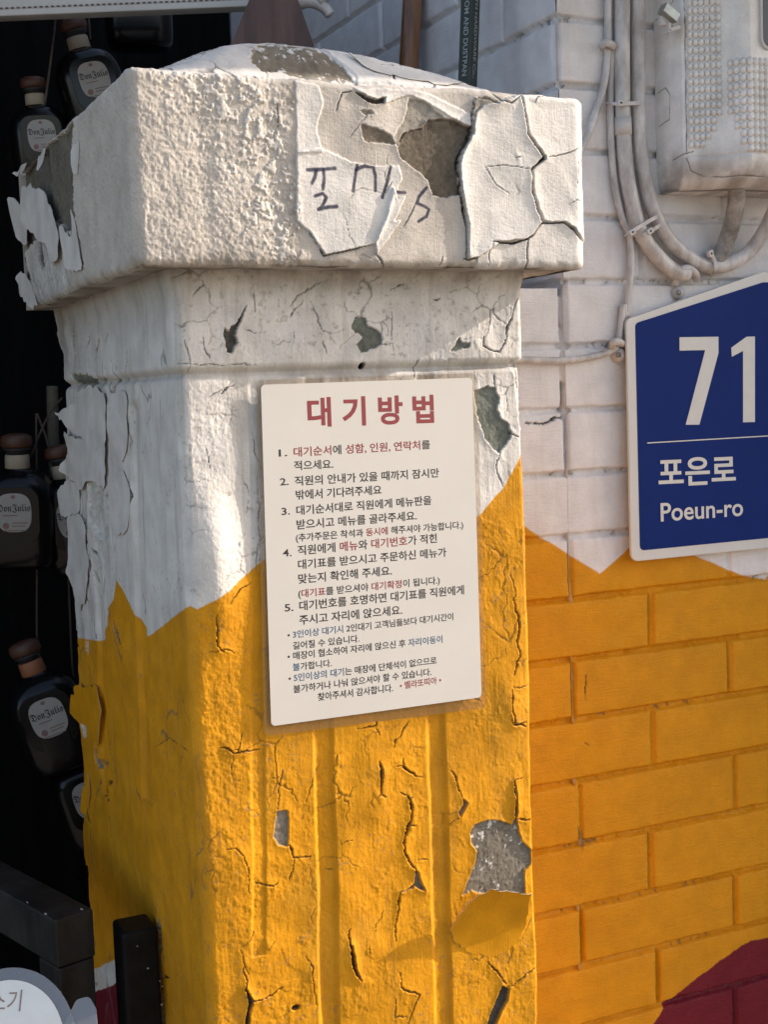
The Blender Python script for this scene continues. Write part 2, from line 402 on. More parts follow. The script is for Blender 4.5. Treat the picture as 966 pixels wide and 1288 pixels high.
# colours of the painted bands
f.A *= (1 + .05 * fbm(X, Y, .12, 4, 5))[..., None]
warm = sstep(.30, .0, X) * 0
f.tint(.35 * sstep(-.2, .5, fbm(X, Y, .07, 4, 8)) * front * sstep(1.50, 1.60, Y), BEIGE)
edge = lambda pts: pts
yl = Lp([(60, 800), (97, 801)] + zL((275, 1085), (355, 1098), (385, 1040), (385, 985), (405, 950), (415, 878), (445, 930), (500, 1040), (528, 1082))) 
yf = Fp([(247, 766), (262, 757), (285, 742), (310, 722), (335, 702), (470, 610), (540, 680), (604, 648), (618, 630), (632, 616), (645, 592), (661, 566), (672, 545)])
yl = [p for p in yl]
poly_y = yl + [(0.0, yf[0][1] + .003)] + yf + [(PWID + .03, 1.47), (PWID + PDEP + .1, 1.45), (PWID + PDEP + .1, -.1), (-PDEP - .2, -.1), (-PDEP - .2, yl[0][1])]
sl, d, my = f.region(poly_y, .0005, .0005, .01, 4)
f.A[sl] = f.A[sl] * (1 - my[..., None]) + (YEL * (1 + .10 * fbm(f.X[sl], f.Y[sl], .05, 4, 6)[..., None])) * my[..., None]
yellow = np.zeros(X.shape); yellow[sl] = my
f.H += -.0002 * yellow
wl = Lp([(85, 1238), (118, 1219), (150, 1201), (150, 1234), (118, 1248), (85, 1262)]); f.tint(f.region(wl, .0005, 0)[2], WHITE * .95, f.region(wl, .0005, 0)[0])
cl = Lp([(80, 1264), (118, 1248), (150, 1234), (185, 1330), (185, 1600), (60, 1600)]); rg = f.region(cl, .0005, 0); f.tint(rg[2], CRIM, rg[0]); yellow[rg[0]] *= 1 - rg[2]; crim = np.zeros(X.shape); crim[rg[0]] = rg[2]
# relief: neck ledge, flutes, trowelled unevenness
f.H += .0022 * sstep(1.574, 1.580, Y) - .0045 * np.exp(-((Y - 1.5715) / .0032) ** 2)
f.H += .0045 * sstep(1.636, 1.662, Y)
def flute(x0, x1, wd, depth, z0, z1):
    global f
    sl = f.sub([(min(x0, x1) - .03, z0 - .05), (max(x0, x1) + .03, z1 + .05)], 0); X_, Y_ = f.X[sl], f.Y[sl]
    xc = x0 + (x1 - x0) * (Y_ - z1) / (z0 - z1) + .001 * fbm(Y_, Y_ * 0, .05, 2, 77)
    u = np.abs(X_ - xc) / wd
    f.H[sl] -= depth * sstep(1.05, .55, u) * sstep(z1 + .004, z1 - .01, Y_)
xa = lambda x, y: hit_b(x, y, 0)[0]; xb = lambda x, y: -hit_a(x, y, 0)[0]
for (t_, b_) in ((394, 414), (534, 560)): flute(xa(t_, 470), xa(b_, 1288), .0105, .0032, .9, 1.566)
flute(xa(322, 470), xa(332, 1288), .0075, .0014, 1.1, 1.566)
for (t_, b_) in (((116, 500), (131, 950)), ((168, 500), (182, 950))): flute(xb(*t_), xb(b_[0], b_[1]) , .022, .0045, hit_a(*b_, 0)[1], 1.55)
stucco = np.clip(sstep(.085, .03, X) * front * sstep(1.60, 1.52, Y) + .25 * front, 0, 1) * (.55 + .45 * fbm(X, Y, .05, 3, 17))
gr = fbm(X, Y, .0045, 3, 11, .6)
f.H += front * (.0020 * fbm(X, Y, .09, 3, 12) + .0005 * fbm(X, Y, .024, 3, 13)) + (1 - front) * (.0012 * fbm(X, Y, .10, 3, 14) + .0004 * fbm(X, Y, .02, 2, 15))
f.H += stucco * (.0007 * gr + .0004 * fbm(X, Y, .0022, 3, 19, .65))
f.H += front * (.00020 * fbm(X, Y, .003, 4, 21, .7, 9) + .00018 * fbm(X, Y, .0022, 3, 24, .7))                        # vertical brush drag
f.H += front * yellow * .00030 * np.clip(fbm(X, Y, .0055, 4, 22, .65) * 2.2, -.3, 1) * sstep(-.3, .3, fbm(X, Y, .04, 2, 23))
# old coats showing as little steps
for k, (sc, lv) in enumerate(((.045, .25), (.03, .42), (.06, -.35))):
    n = fbm(X, Y, sc, 5, 30 + k, .55); f.H += front * .00032 * sstep(lv, lv + .008, n) * sstep(-.05, .25, fbm(X, Y, .07, 2, 37 + k))
# local swellings under the paint
for (px, py, r_, h_) in ((264, 660, .018, .0040), (270, 705, .019, .0060), (276, 765, .016, .0050), (300, 1120, .03, .003), (430, 1130, .03, .004), (640, 880, .02, .003), (470, 990, .02, .002)):
    a_, z_ = hit_b(px, py, 0); f.H += front * h_ * np.exp(-(((X - a_) / r_) ** 2 + ((Y - z_) / (r_ * 2)) ** 2))
# dirt caught on the ledge and under the cap
dn = fbm(X, Y, .02, 4, 40)
f.tint(np.clip(.55 * np.exp(-((Y - 1.566) / .006) ** 2) * sstep(.05, .13, X) * sstep(.34, .28, X) * (.6 + .7 * dn), 0, .8), DIRT_SHADE)
f.tint(np.clip(.42 * np.exp(-((Y - 1.5705) / .0035) ** 2) * (.75 + .5 * dn), 0, .6), DIRT_SHADE * .8)
f.tint(np.clip(.62 * sstep(1.632, 1.654, Y) * (.7 + .8 * dn) * front, 0, .7), DIRT_SHADE)
f.tint(np.clip(.22 * sstep(1.57, 1.65, Y) * (.5 + 1.2 * fbm(X, Y, .035, 4, 41, .6)), 0, .5) * front, BEIGE * .75)
f.tint(np.clip(.5 * sstep(.36, .62, fbm(X, Y, .007, 4, 43, .65) + .10 * sstep(1.62, 1.655, Y)) * sstep(1.578, 1.60, Y) * front, 0, .4), DIRT_SHADE)
# rain streaks and fading
stk = fbm(X, Y, .012, 4, 46, .6, 14)
f.tint(np.clip(.34 * sstep(.12, .55, stk) * (1 - yellow) * (1 - crim), 0, .34), DIRT_SHADE * 1.5); f.tint(np.clip(.30 * sstep(.15, .6, stk) * yellow, 0, .3), (.42, .19, .03)); f.tint(np.clip(.22 * sstep(.1, .5, fbm(X, Y, .05, 5, 47, .65)) * yellow, 0, .25), (.68, .33, .04))
f.tint(np.clip(.5 * sstep(.42, .6, fbm(X, Y, .0045, 3, 48, .6)) * sstep(.0, .3, fbm(X, Y, .08, 3, 49)), 0, .4), DIRT_SHADE * .8)
# neck marks
f.peel(Fp(zN((482, 140), (495, 122), (522, 118), (525, 140), (550, 150), (562, 165), (562, 185), (545, 200), (510, 207), (498, 190), (515, 170), (503, 158), (485, 150))), alb=GREEN, jit=.0012, seed=101)
f.peel(Fp(zN((733, 205), (745, 190), (756, 170), (764, 182), (783, 183), (780, 195), (755, 203))), alb=GREEN, jit=.0010, seed=102)
f.peel(Fp(zN((218, 90), (205, 130), (187, 165), (197, 182), (180, 210), (170, 205), (163, 165), (160, 145), (175, 158), (195, 128))), depth=.0025, alb=(.09, .085, .07), jit=.0012, seed=103, rim=.0015)
for i, c in enumerate((((80, 65), (100, 45), (115, 40)), ((330, 95), (345, 65), (360, 58), (385, 42), (420, 20)), ((380, 80), (395, 120), (410, 150), (435, 160), (465, 150)),
                       ((340, 155), (335, 185)), ((410, 180), (420, 210)), ((235, 40), (240, 110)), ((110, 165), (115, 200), (130, 228)), ((105, 25), (130, 70)), ((580, 50), (615, 35)),
                       ((690, 75), (710, 70)), ((560, 190), (590, 190), (595, 205)), ((585, 110), (588, 180)), ((365, 75), (330, 120)), ((215, 150), (245, 160)), ((60, 180), (75, 230), (70, 260)))):
    f.crack(Fp(zN(*c)), .0008, .0014, .0004, seed=200 + i, alb=(.13, .11, .09))
f.crack(Fp(zN((905, 75), (893, 110), (880, 145), (870, 185), (855, 207), (830, 200), (815, 190), (815, 165))), .0016, .003, .001, seed=220)
f.crack(Fp(zN((655, 222), (645, 275))), .0016, .002, .0005, seed=221)
f.crack(Fp(zN((150, 315), (170, 300), (190, 290))), .0012, .002, seed=222); f.crack(Fp(zN((40, 235), (140, 240), (250, 236))), .0008, .001, 0, seed=223)
f.crackle(.030, front * sstep(1.58, 1.60, Y) * (fbm(X, Y, .06, 3, 250) - .02) * 1.5, .0008, .0010, seed=251, dark=.6)
f.crackle(.022, front * (1 - yellow) * sstep(1.57, 1.56, Y) * (fbm(X, Y, .07, 3, 260) - .14) * 1.5, .0007, .0010, seed=261, dark=.45)
f.crackle(.034, front * yellow * (fbm(X, Y, .06, 3, 262) - .20) * 1.5, .0008, .0011, alb=(.20, .10, .02), seed=263, dark=.55, stretch=1.4, lift=.0007)
f.crackle(.05, (1 - front) * (fbm(X, Y, .09, 3, 264) - .12 + .5 * sstep(-.2, -.4, X)) * 1.2, .0018, .0018, seed=265, dark=.6, stretch=3.2, lift=.001)
a_, z_ = hit_b(456, 460, 0); hd = np.hypot(X - a_, Y - z_); f.H -= .006 * sstep(.0034, .0022, hd); f.tint(sstep(.0036, .0026, hd), (.02, .018, .015))
# white part of the front beside the notice
f.peel(Fp([(596, 491), (610, 487), (622, 487), (627, 500), (625, 515), (631, 527), (641, 535), (643, 544), (639, 556), (628, 570), (615, 560), (606, 542), (599, 520)]), alb=GREEN * 1.15, jit=.0013, seed=111, rim=.0014)
f.crack(Fp([(622, 470), (620, 480), (622, 489)]), .0012, .002, seed=112); f.crack(Fp([(628, 568), (623, 582), (624, 596), (633, 612)]), .0012, .002, .001, seed=113)
f.crack(Fp([(640, 545), (655, 552)]), .001, .002, .001, seed=114)
f.peel(Fp([(640, 452), (668, 470), (668, 530), (655, 540), (650, 500), (648, 476)]), depth=.0015, alb=WHITE * .9, rim=.0005, seed=115)
for i, c in enumerate((((318, 545), (322, 570), (330, 590)), ((262, 500), (280, 490), (292, 478)), ((305, 600), (312, 625), (308, 650)), ((258, 560), (262, 590)), ((325, 600), (326, 680), (322, 720)))):
    f.crack(Fp(c), .0007, .0012, .0005, seed=230 + i, alb=(.2, .18, .15))
# yellow part of the front
f.peel(Fp(z9((388, 400), (438, 393), (438, 548), (395, 540), (388, 520), (375, 508), (384, 450))), alb=CONC * 1.15, jit=.0005, seed=121, rim=.0012)
spk = lambda X_, Y_: 1.25 - np.hypot(X_ - hit_b(*z10((500, 500))[0], 0)[0], (Y_ - hit_b(*z10((520, 470))[0], 0)[1]) * 1.2) / .018
f.peel(Fp(z10((470, 490), (490, 455), (540, 435), (590, 440), (640, 455), (660, 425), (672, 490), (690, 530), (725, 560), (733, 615), (695, 645), (698, 760), (640, 760), (560, 750), (500, 740), (480, 730), (440, 750), (462, 690), (490, 620), (496, 570), (475, 530))), depth=.0016, alb=CONC * .95, jit=.0008, seed=122, rim=.0012, speck=spk)
for i, (pts, wd, lf) in enumerate((
        (z9((410, 230), (400, 300), (390, 398)), .0009, .0006), (z9((440, 548), (455, 570), (466, 596), (495, 592), (530, 590)), .0014, .001), (z9((466, 598), (458, 640), (443, 695)), .0009, .0006),
        (z10((180, 320), (215, 348), (222, 395), (218, 440), (196, 500), (190, 560), (215, 610), (240, 645)), .0026, .0022),
        (z10((235, 705), (205, 730), (172, 742), (172, 800), (158, 880), (165, 940)), .0012, .0016),
        (z10((215, 460), (240, 462)), .0010, .001), (z10((215, 350), (230, 338)), .001, .001),
        (z10((85, 190), (95, 240), (92, 330)), .0024, .002), (z10((92, 330), (115, 350)), .001, .001), (z10((92, 330), (72, 348)), .001, .001),
        (z10((188, 170), (190, 210), (215, 235), (242, 256), (275, 258)), .0017, .0015), (z10((150, 215), (188, 212)), .001, .001), (z10((210, 20), (180, 60), (175, 90), (150, 105), (150, 140)), .001, .0008),
        (z10((390, 235), (412, 270), (420, 305), (438, 345)), .0014, .0014), (z10((425, 420), (400, 440), (380, 458)), .0008, .0008),
        (z10((652, 268), (662, 330), (660, 390), (645, 445)), .0022, .0018), (z10((650, 270), (690, 258)), .0008, .0008), (z10((670, 430), (700, 437), (725, 432)), .0012, .001),
        (z10((545, 1035), (575, 1065), (605, 1095), (625, 1130)), .0014, .0016), (z10((745, 1055), (700, 1075), (665, 1105), (645, 1134), (620, 1134)), .0012, .0018),
        (z10((175, 1075), (185, 1135), (215, 1150), (255, 1162), (235, 1220), (213, 1290)), .0014, .0012), (z10((110, 820), (100, 845), (75, 870), (75, 900)), .0008, .0009),
        (z10((240, 605), (290, 600)), .0009, .0007), (z10((630, 0), (648, 42), (700, 28)), .0012, .001), (z10((0, 60), (70, 42), (75, 20)), .0012, .0012), (z10((70, 50), (90, 80)), .0008, .0008),
        (z10((45, 960), (45, 1000)), .0007, .0008), (z10((160, 1180), (160, 1255), (210, 1258)), .0008, .0007),
        (z9((250, 1050), (268, 1110), (262, 1150), (290, 1196), (330, 1185), (370, 1165), (418, 1130)), .0014, .0025), (z9((230, 970), (250, 1030), (268, 1085)), .0009, .0014),
        (z9((290, 895), (275, 935), (245, 960)), .0008, .0006), (z9((693, 880), (692, 940), (700, 990), (712, 1040), (722, 1080), (742, 1104)), .0026, .002),
        (z9((150, 145), (175, 140), (210, 156), (250, 152), (320, 147)), .0011, .0022), (z9((205, 155), (200, 250)), .0006, .0006), (z9((245, 75), (225, 150)), .0008, .0012),
        (z9((175, 555), (210, 550), (245, 575), (262, 640), (265, 740)), .0006, .0012), (z9((300, 695), (345, 708), (380, 712), (395, 690)), .001, .0015), (z9((510, 1000), (545, 1050), (545, 1150), (560, 1210)), .0007, .0014),
        (z9((370, 262), (405, 262)), .0008, .0008), (z9((650, 540), (690, 520), (710, 522)), .0009, .001), (z9((590, 640), (640, 645)), .0006, .0005), (z9((415, 1255), (450, 1228), (480, 1222)), .0007, .0008),
        (z9((640, 160), (637, 215)), .0008, .0014), (z9((385, 945), (350, 985)), .0005, .0008),
        (z3((10, 75), (25, 125), (24, 190), (32, 240), (12, 290)), .0016, .0012), (z3((5, 325), (30, 325), (62, 318)), .0009, .0008), (z3((8, 325), (4, 380), (18, 432), (48, 436)), .0016, .0014), (z3((5, 10), (18, 60), (10, 80)), .0009, .0008),
        (((318, 730), (300, 742), (287, 760)), .0008, .0014), (((270, 770), (272, 812), (280, 820)), .0012, .0012), (((262, 822), (280, 815), (296, 822)), .0010, .0014))):
    f.crack(Fp(pts), wd, .0032 if wd > .001 else .0016, lf, seed=300 + i, alb=(.07, .065, .055) if wd > .0013 else (.16, .10, .035))
for i, (pts, c) in enumerate(((z10((240, 645), (254, 655), (262, 690), (282, 732), (262, 728), (238, 712), (230, 722), (186, 740), (236, 700)), CONC), (z10((435, 345), (458, 365), (445, 390), (428, 422), (418, 402), (438, 372)), CONC),
                              (z10((652, 275), (664, 330), (658, 415), (652, 420), (660, 330)), CONC), (z10((603, 1128), (632, 1140), (625, 1190), (600, 1235), (570, 1300), (533, 1300), (558, 1235), (582, 1180)), (.07, .065, .058)),
                              (z9((260, 1135), (290, 1196), (278, 1230), (276, 1300), (256, 1300), (270, 1200)), (.05, .045, .04)), (z9((695, 955), (714, 1000), (724, 1080), (742, 1106), (716, 1082), (700, 1010)), (.05, .045, .04)))):
    f.peel(Fp(pts), depth=.003, alb=c, jit=.0003, seed=350 + i, rim=.002)
a_, z_ = hit_b(*z9((472, 1222))[0], 0); hd = np.hypot((X - a_) / 1.6, Y - z_); f.H -= .004 * sstep(.003, .0018, hd); f.tint(sstep(.003, .002, hd), (.03, .025, .02))
# tape round the notice leaves the yellow flat: keep the skin below the sheet
sh = Fp([(326, 482), (596, 473), (608, 880), (340, 914)]); rg = f.region(sh, .004, 0); f.H[rg[0]] = f.H[rg[0]] * (1 - rg[2]) + np.minimum(f.H[rg[0]], .001) * rg[2]
# left face: cracks, slits and bare strips
for i, (pts, wd, dp, lf) in enumerate((
        (zL((403, 105), (408, 135), (416, 160), (408, 195), (402, 228)), .006, .006, .001), (zL((270, -30), (268, 40), (276, 110)), .006, .006, .001), (zL((325, 10), (318, 60)), .004, .004, .001), (zL((362, 20), (348, 90)), .004, .004, .001),
        (zL((390, 0), (385, 40)), .003, .003, .001), (zL((228, 90), (235, 190)), .006, .006, .001), (zL((300, 640), (316, 700), (312, 760), (326, 820), (314, 892)), .006, .006, .003), (zL((394, 550), (384, 590), (398, 640)), .007, .006, .002),
        (zL((405, 720), (410, 775)), .005, .005, .002), (zL((450, 250), (454, 320)), .003, .003, .001), (zL((502, 400), (500, 470)), .002, .003, .001), (zL((335, 1020), (336, 1060), (342, 1090)), .005, .005, .002), (zL((300, 890), (312, 960)), .004, .004, .002),
        (zL((358, 1100), (362, 1150)), .004, .004, .001), (zL((455, 500), (470, 580), (455, 680)), .0025, .003, .0015), (zL((440, 460), (430, 420), (445, 400)), .0025, .003, .001), (zL((560, 760), (568, 830)), .0015, .002, .0006), (zL((630, 850), (640, 890)), .0015, .002, .0006),
        (zL((570, 220), (575, 340)), .001, .0015, .0003), (zL((325, 760), (355, 830), (360, 900)), .0025, .003, .0025), (zL((545, 660), (560, 760)), .001, .0015, .0003),
        (zM((328, 340), (332, 380)), .006, .005, .002), (zM((322, 480), (340, 525)), .006, .005, .002), (zM((390, 430), (405, 380), (426, 372)), .004, .004, .003), (zM((405, 375), (407, 460)), .003, .003, .001), (zM((508, 375), (520, 410), (531, 445)), .004, .004, .001),
        (zM((522, 690), (528, 730), (537, 785)), .003, .004, .001), (zM((610, 990), (612, 1100)), .002, .003, .001), (zM((585, 240), (640, 205), (720, 260)), .0006, .001, .0008), (zM((328, 690), (332, 730)), .006, .005, .002), (zM((620, 1110), (640, 1112)), .002, .003, .0))):
    f.crack(Lp(pts), wd * 1.7, dp, lf, lw=.012, seed=400 + i, alb=(.03, .028, .026), warp=.002)
for i, (pts, c, dp) in enumerate(((zL((245, 500), (290, 540), (290, 640), (240, 655), (232, 560)), GREEN, .003), (zM((360, 228), (369, 262), (372, 290), (384, 322), (374, 318), (362, 292)), (.2, .19, .18), .003), (zM((303, 138), (330, 150), (333, 200), (318, 205)), WHITE, .002),
                              (zL((405, 1020), (425, 1055), (438, 1108), (430, 1110), (415, 1070)), (.12, .11, .10), .003), (zL((262, 140), (330, 145), (350, 165), (330, 185), (270, 180)), GREEN * 1.3, .002), (zM((597, 885), (612, 910), (618, 1180), (634, 1300), (618, 1300), (612, 1150), (603, 1000)), WHITE, .002),
                              (zL((315, 520), (330, 525), (400, 600), (395, 720), (360, 760), (330, 700), (318, 620)), WHITE * .85, .0025), (zL((305, 1095), (318, 1100), (316, 1145), (305, 1130)), (.45, .47, .5), .002))):
    f.peel(Lp(pts), depth=dp, alb=c, jit=.002, seed=450 + i, rim=.002, rimw=.006)
f.tint(np.clip(.5 * (1 - front) * sstep(.1, .5, fbm(X, Y, .03, 4, 60, .6, 3)) * sstep(-.30, -.46, X) * (1 - yellow), 0, .5), DIRT_SHADE)
f.tint(np.clip(.35 * (1 - front) * sstep(1.60, 1.65, Y), 0, 1), DIRT_SHADE)
f.rough[:] = np.where(f.rough < .9, .60 + .1 * fbm(X, Y, .05, 3, 66), f.rough)
# ragged far edge of the left face
bk = np.interp(zz, EZ_, EB_) - PDEP + .004 * fbm(zz * 1.0, zz * 0, .012, 3, 71)
P = strip_pos(X, f.H, Y, 0, 0, PWID, .011, .004, np.repeat(bk[:, None], len(s), 1))
bq = [W(.004, .40, 0), W(PWID - .004, .40, 0), W(PWID - .004, .40, 1.66), W(.004, .40, 1.66)]
grid_obj('shaft', P, f.A, f.rough, M_skin, pillar, (bq, [[0, 1, 2, 3]]))

# --- cap block
CO, CWID, CDEP, CZ0, CZ1 = -.04, .431, .50, 1.6585, 1.8155
s = np.concatenate([np.arange(-CDEP, -.02, .0013), np.arange(-.02, CWID + .014, .0008), np.arange(CWID + .014, CWID + .05, .003), np.linspace(CWID + .05, CWID + CDEP, 30)])
zz = np.arange(CZ0, CZ1 + .0001, .00078)
f = Field(s, zz, BEIGE * 1.06); X, Y = f.X, f.Y
front = sstep(-.004, .006, X)
Fc = lambda pts: [(a - CO, z) for a, z in (hit_b(x, y, CO) for x, y in pts)]
Lc = lambda pts: [(-(b - CO), z) for b, z in (hit_a(x, y, CO) for x, y in pts)]
f.A *= (1 + .07 * fbm(X, Y, .06, 4, 505))[..., None]
st = Fc(zA((860, 200), (850, 460), (840, 620), (860, 700), (835, 785)))
right_of = sstep(-.006, .008, X - (st[1][0] + .022 * fbm(Y, X, .05, 4, 507, .6)))
stuc = sstep(-.40, -.30, X) * (1 - right_of)
coarse = fbm(X, Y, .0052, 4, 510, .65); fine = fbm(X, Y, .0026, 3, 511, .65)
f.H += stuc * front * (.00045 * coarse + .00060 * fine) + stuc * (1 - front) * (.0009 * fine + .0004 * coarse)
diag = np.exp(-((X - .13 - .55 * (1.735 - Y) - .02 * fbm(X, Y, .05, 3, 519)) / .055) ** 2) + .9 * sstep(.17, .215, X) + .15
blob = np.maximum(sstep(.20, .36, fbm(X, Y, .0085, 4, 514, .6)), sstep(.25, .4, fbm(X, Y, .0050, 3, 518, .6))) * .45 * np.clip(diag, 0, 1)
f.H += stuc * front * .0030 * blob
f.H += (.0018 * fbm(X, Y, .07, 3, 512) + .0004 * fbm(X, Y, .02, 3, 513))
for px in (255, 345):
    a_ = hit_b(px, 200, CO)[0] - CO; f.H -= front * .0012 * np.exp(-((X - a_) / .010) ** 2)
f.tint(.5 * front * stuc * sstep(.0, .4, blob), WHITE * 1.08)  # whitens the raised blobs: sun glints put into the colour
f.tint(np.clip(.4 * np.exp(-((X - (hit_b(368, 200, CO)[0] - CO)) / .006) ** 2) * (.6 + coarse), 0, .6), DIRT_SHADE)
f.tint(np.clip(.5 * front * np.exp(-((X - (hit_b(288, 320, CO)[0] - CO)) / .006) ** 2) * sstep(1.70, 1.67, Y) * (.8 + coarse), 0, .6), DIRT_SHADE)
f.H += right_of * .00022 * fbm(X, Y, .003, 3, 520, .6, .25)                    # sideways brush drag
# layers on the front right
f.raise_(Fc(zB((75, 440), (150, 430), (230, 470), (300, 482), (370, 480), (378, 520), (345, 600), (332, 650), (300, 708), (160, 742), (140, 715), (110, 670), (75, 640))), .0012, seed=521, alb=WHITE * 1.08)
f.raise_(Fc(zB((70, 235), (140, 250), (150, 300), (130, 380), (150, 440), (75, 445))), .0006, seed=522, alb=WHITE)
f.raise_(Fc(zB((352, 540), (365, 575), (395, 560), (355, 640), (375, 640), (305, 735), (300, 705), (335, 610))), .0016, seed=523, alb=WHITE * 1.1)
f.raise_(Fc(zB((240, 250), (430, 262), (580, 330), (578, 368), (520, 340), (450, 300), (400, 275), (330, 300), (285, 295))), .0008, seed=524, alb=WHITE)
rg = f.region(Fc(zB((300, 740), (375, 640), (400, 560), (470, 570), (550, 565), (570, 750), (560, 775))), .001, .001); f.tint(.6 * rg[2], BEIGE * 1.05, rg[0])
f.peel(Fc(zB((400, 285), (440, 290), (500, 340), (578, 368), (574, 400), (540, 440), (520, 350), (450, 348), (440, 372), (395, 380), (365, 425), (352, 400), (385, 350))), .0009, alb=(.30, .275, .235), seed=531, jit=.0007)
f.peel(Fc(zB((368, 428), (385, 385), (440, 372), (455, 347), (520, 343), (578, 372), (572, 405), (548, 440), (540, 480), (548, 562), (510, 572), (470, 565), (455, 520), (420, 490), (380, 462))), .0020, alb=(.135, .112, .085), seed=532, rim=.0012)
f.peel(Fc(zB((260, 357), (300, 370), (345, 392), (362, 418), (300, 415), (268, 410))), .0014, alb=(.20, .165, .125), seed=533)
f.peel(Fc(zB((240, 262), (268, 268), (300, 288), (330, 284), (328, 302), (290, 298), (262, 280))), .003, alb=(.06, .05, .04), seed=534, rim=.002)
f.peel(Fc(zB((255, 318), (285, 318), (300, 330), (270, 335))), .001, alb=(.28, .25, .21), seed=535)
gR = lambda X_, Y_: 1.0
R1 = Fc(zB((590, 285), (650, 300), (722, 272), (735, 340), (742, 388), (786, 456), (750, 490), (757, 560), (783, 640), (748, 690), (660, 701), (600, 745), (571, 752), (570, 650), (548, 560), (541, 470), (575, 392)))
f.raise_(R1, .0024, edge=.010, seed=541, alb=WHITE * 1.04)
R2 = Fc(zB((724, 276), (800, 270), (960, 270), (960, 700), (905, 690), (880, 662), (850, 643), (790, 640), (760, 560), (756, 492), (790, 456), (746, 385)))
f.raise_(R2, .0014, edge=.010, seed=542, alb=WHITE * 1.06)
R3 = Fc(zB((600, 748), (660, 704), (745, 694), (785, 648), (850, 648), (905, 695), (960, 700), (960, 800), (590, 800)))
f.raise_(R3, .0006, edge=.006, seed=543, alb=WHITE * .98)
f.peel(Fc(zB((590, 290), (620, 282), (655, 300), (610, 308), (592, 330), (582, 392), (577, 392))), .0015, alb=(.32, .29, .25), seed=544)
for i, (pts, wd) in enumerate((
        (((720, 272), (728, 300), (735, 345), (742, 388), (788, 456)), .0030), (((788, 456), (752, 492), (757, 560), (772, 610), (785, 645)), .0042), (((788, 456), (830, 452), (862, 443), (905, 424)), .0010),
        (((785, 645), (850, 644), (880, 664), (890, 680), (907, 692)), .0020), (((785, 645), (760, 680), (735, 695), (700, 704), (660, 702), (640, 698)), .0018), (((745, 690), (742, 730), (745, 785)), .0016), (((642, 700), (632, 735), (634, 770)), .0010),
        (((600, 745), (572, 754), (560, 750)), .0010), (((588, 295), (575, 392), (545, 455), (541, 475), (548, 560), (568, 655), (570, 752)), .0022), (((500, 740), (492, 770)), .0008), (((620, 485), (680, 480), (748, 492)), .0006), (((620, 485), (650, 535), (690, 562)), .0006),
        (((420, 590), (400, 630), (385, 655)), .0008), (((305, 735), (340, 785)), .0012), (((140, 712), (155, 742), (210, 730), (300, 706)), .0012), (((862, 590), (885, 578), (905, 584)), .0008), (((640, 270), (665, 295), (690, 300), (720, 278)), .0010), (((760, 300), (768, 285), (790, 280)), .0009),
        (((895, 460), (890, 540)), .0005), (((110, 668), (140, 712)), .0010), (((705, 458), (720, 455)), .0008), (((330, 560), (350, 525)), .0008), (((20, 300), (22, 370)), .0008), (((190, 320), (205, 265), (240, 262)), .0012))):
    f.crack(Fc(zB(*pts)), wd, .0045 if wd > .0015 else .0018, .0008, lw=.005, seed=550 + i, alb=(.045, .038, .03), taper=wd < .003, warp=.0011)
f.crackle(.06, front * right_of * (fbm(X, Y, .05, 3, 586) - .12) * 1.4, .0007, .001, seed=587, dark=.5)
# marker scribble
for st_ in (((105, 492), (140, 491), (185, 488)), ((130, 495), (128, 512), (119, 530)), ((152, 492), (154, 515), (150, 548)), ((128, 568), (150, 560), (160, 572), (148, 598), (138, 606), (165, 600), (190, 598)),
            ((248, 480), (242, 520), (237, 552)), ((246, 492), (270, 481), (295, 486), (302, 510), (302, 552)), ((345, 482), (338, 520), (322, 572)), ((363, 556), (389, 558)), ((452, 543), (430, 570), (425, 588), (445, 596), (460, 606), (452, 626), (428, 641))):
    f.ink(Fc(zB(*st_)))
# left face of the cap: coat fallen off towards the back
f.peel(Lc(zA((40, 500), (60, 478), (130, 425), (212, 356), (213, 470), (215, 560), (222, 655), (222, 690), (190, 665), (160, 640), (130, 690), (95, 700), (60, 750), (40, 700))), .003, alb=(.155, .14, .112), jit=.003, seed=560, rim=.002)
f.peel(Lc(zA((95, 700), (130, 700), (150, 765), (185, 770), (190, 850), (110, 880))), .0002, alb=WHITE * .8, jit=.003, seed=561, rim=0)
for i, pts in enumerate((((222, 650), (226, 720), (244, 780)), ((88, 640), (100, 760), (125, 875)), ((130, 700), (140, 760), (150, 830)), ((180, 690), (186, 760), (200, 840)), ((90, 790), (105, 830), (115, 880)), ((70, 720), (85, 800)))):
    f.crack(Lc(zA(*pts)), .006, .005, .002, seed=570 + i)
f.H += -.006 * sstep(-.33, -.37, X) * sstep(1.70, 1.80, Y)
f.peel(Lc(zA((44, 610), (60, 640), (74, 720), (84, 790), (98, 850), (88, 880), (64, 830), (48, 720))), .003, alb=(.10, .09, .07), jit=.004, seed=566, rim=.002)
f.peel(Lc(zA((112, 690), (122, 700), (128, 770), (120, 790), (112, 740))), .003, alb=(.11, .10, .08), jit=.003, seed=567, rim=.002)
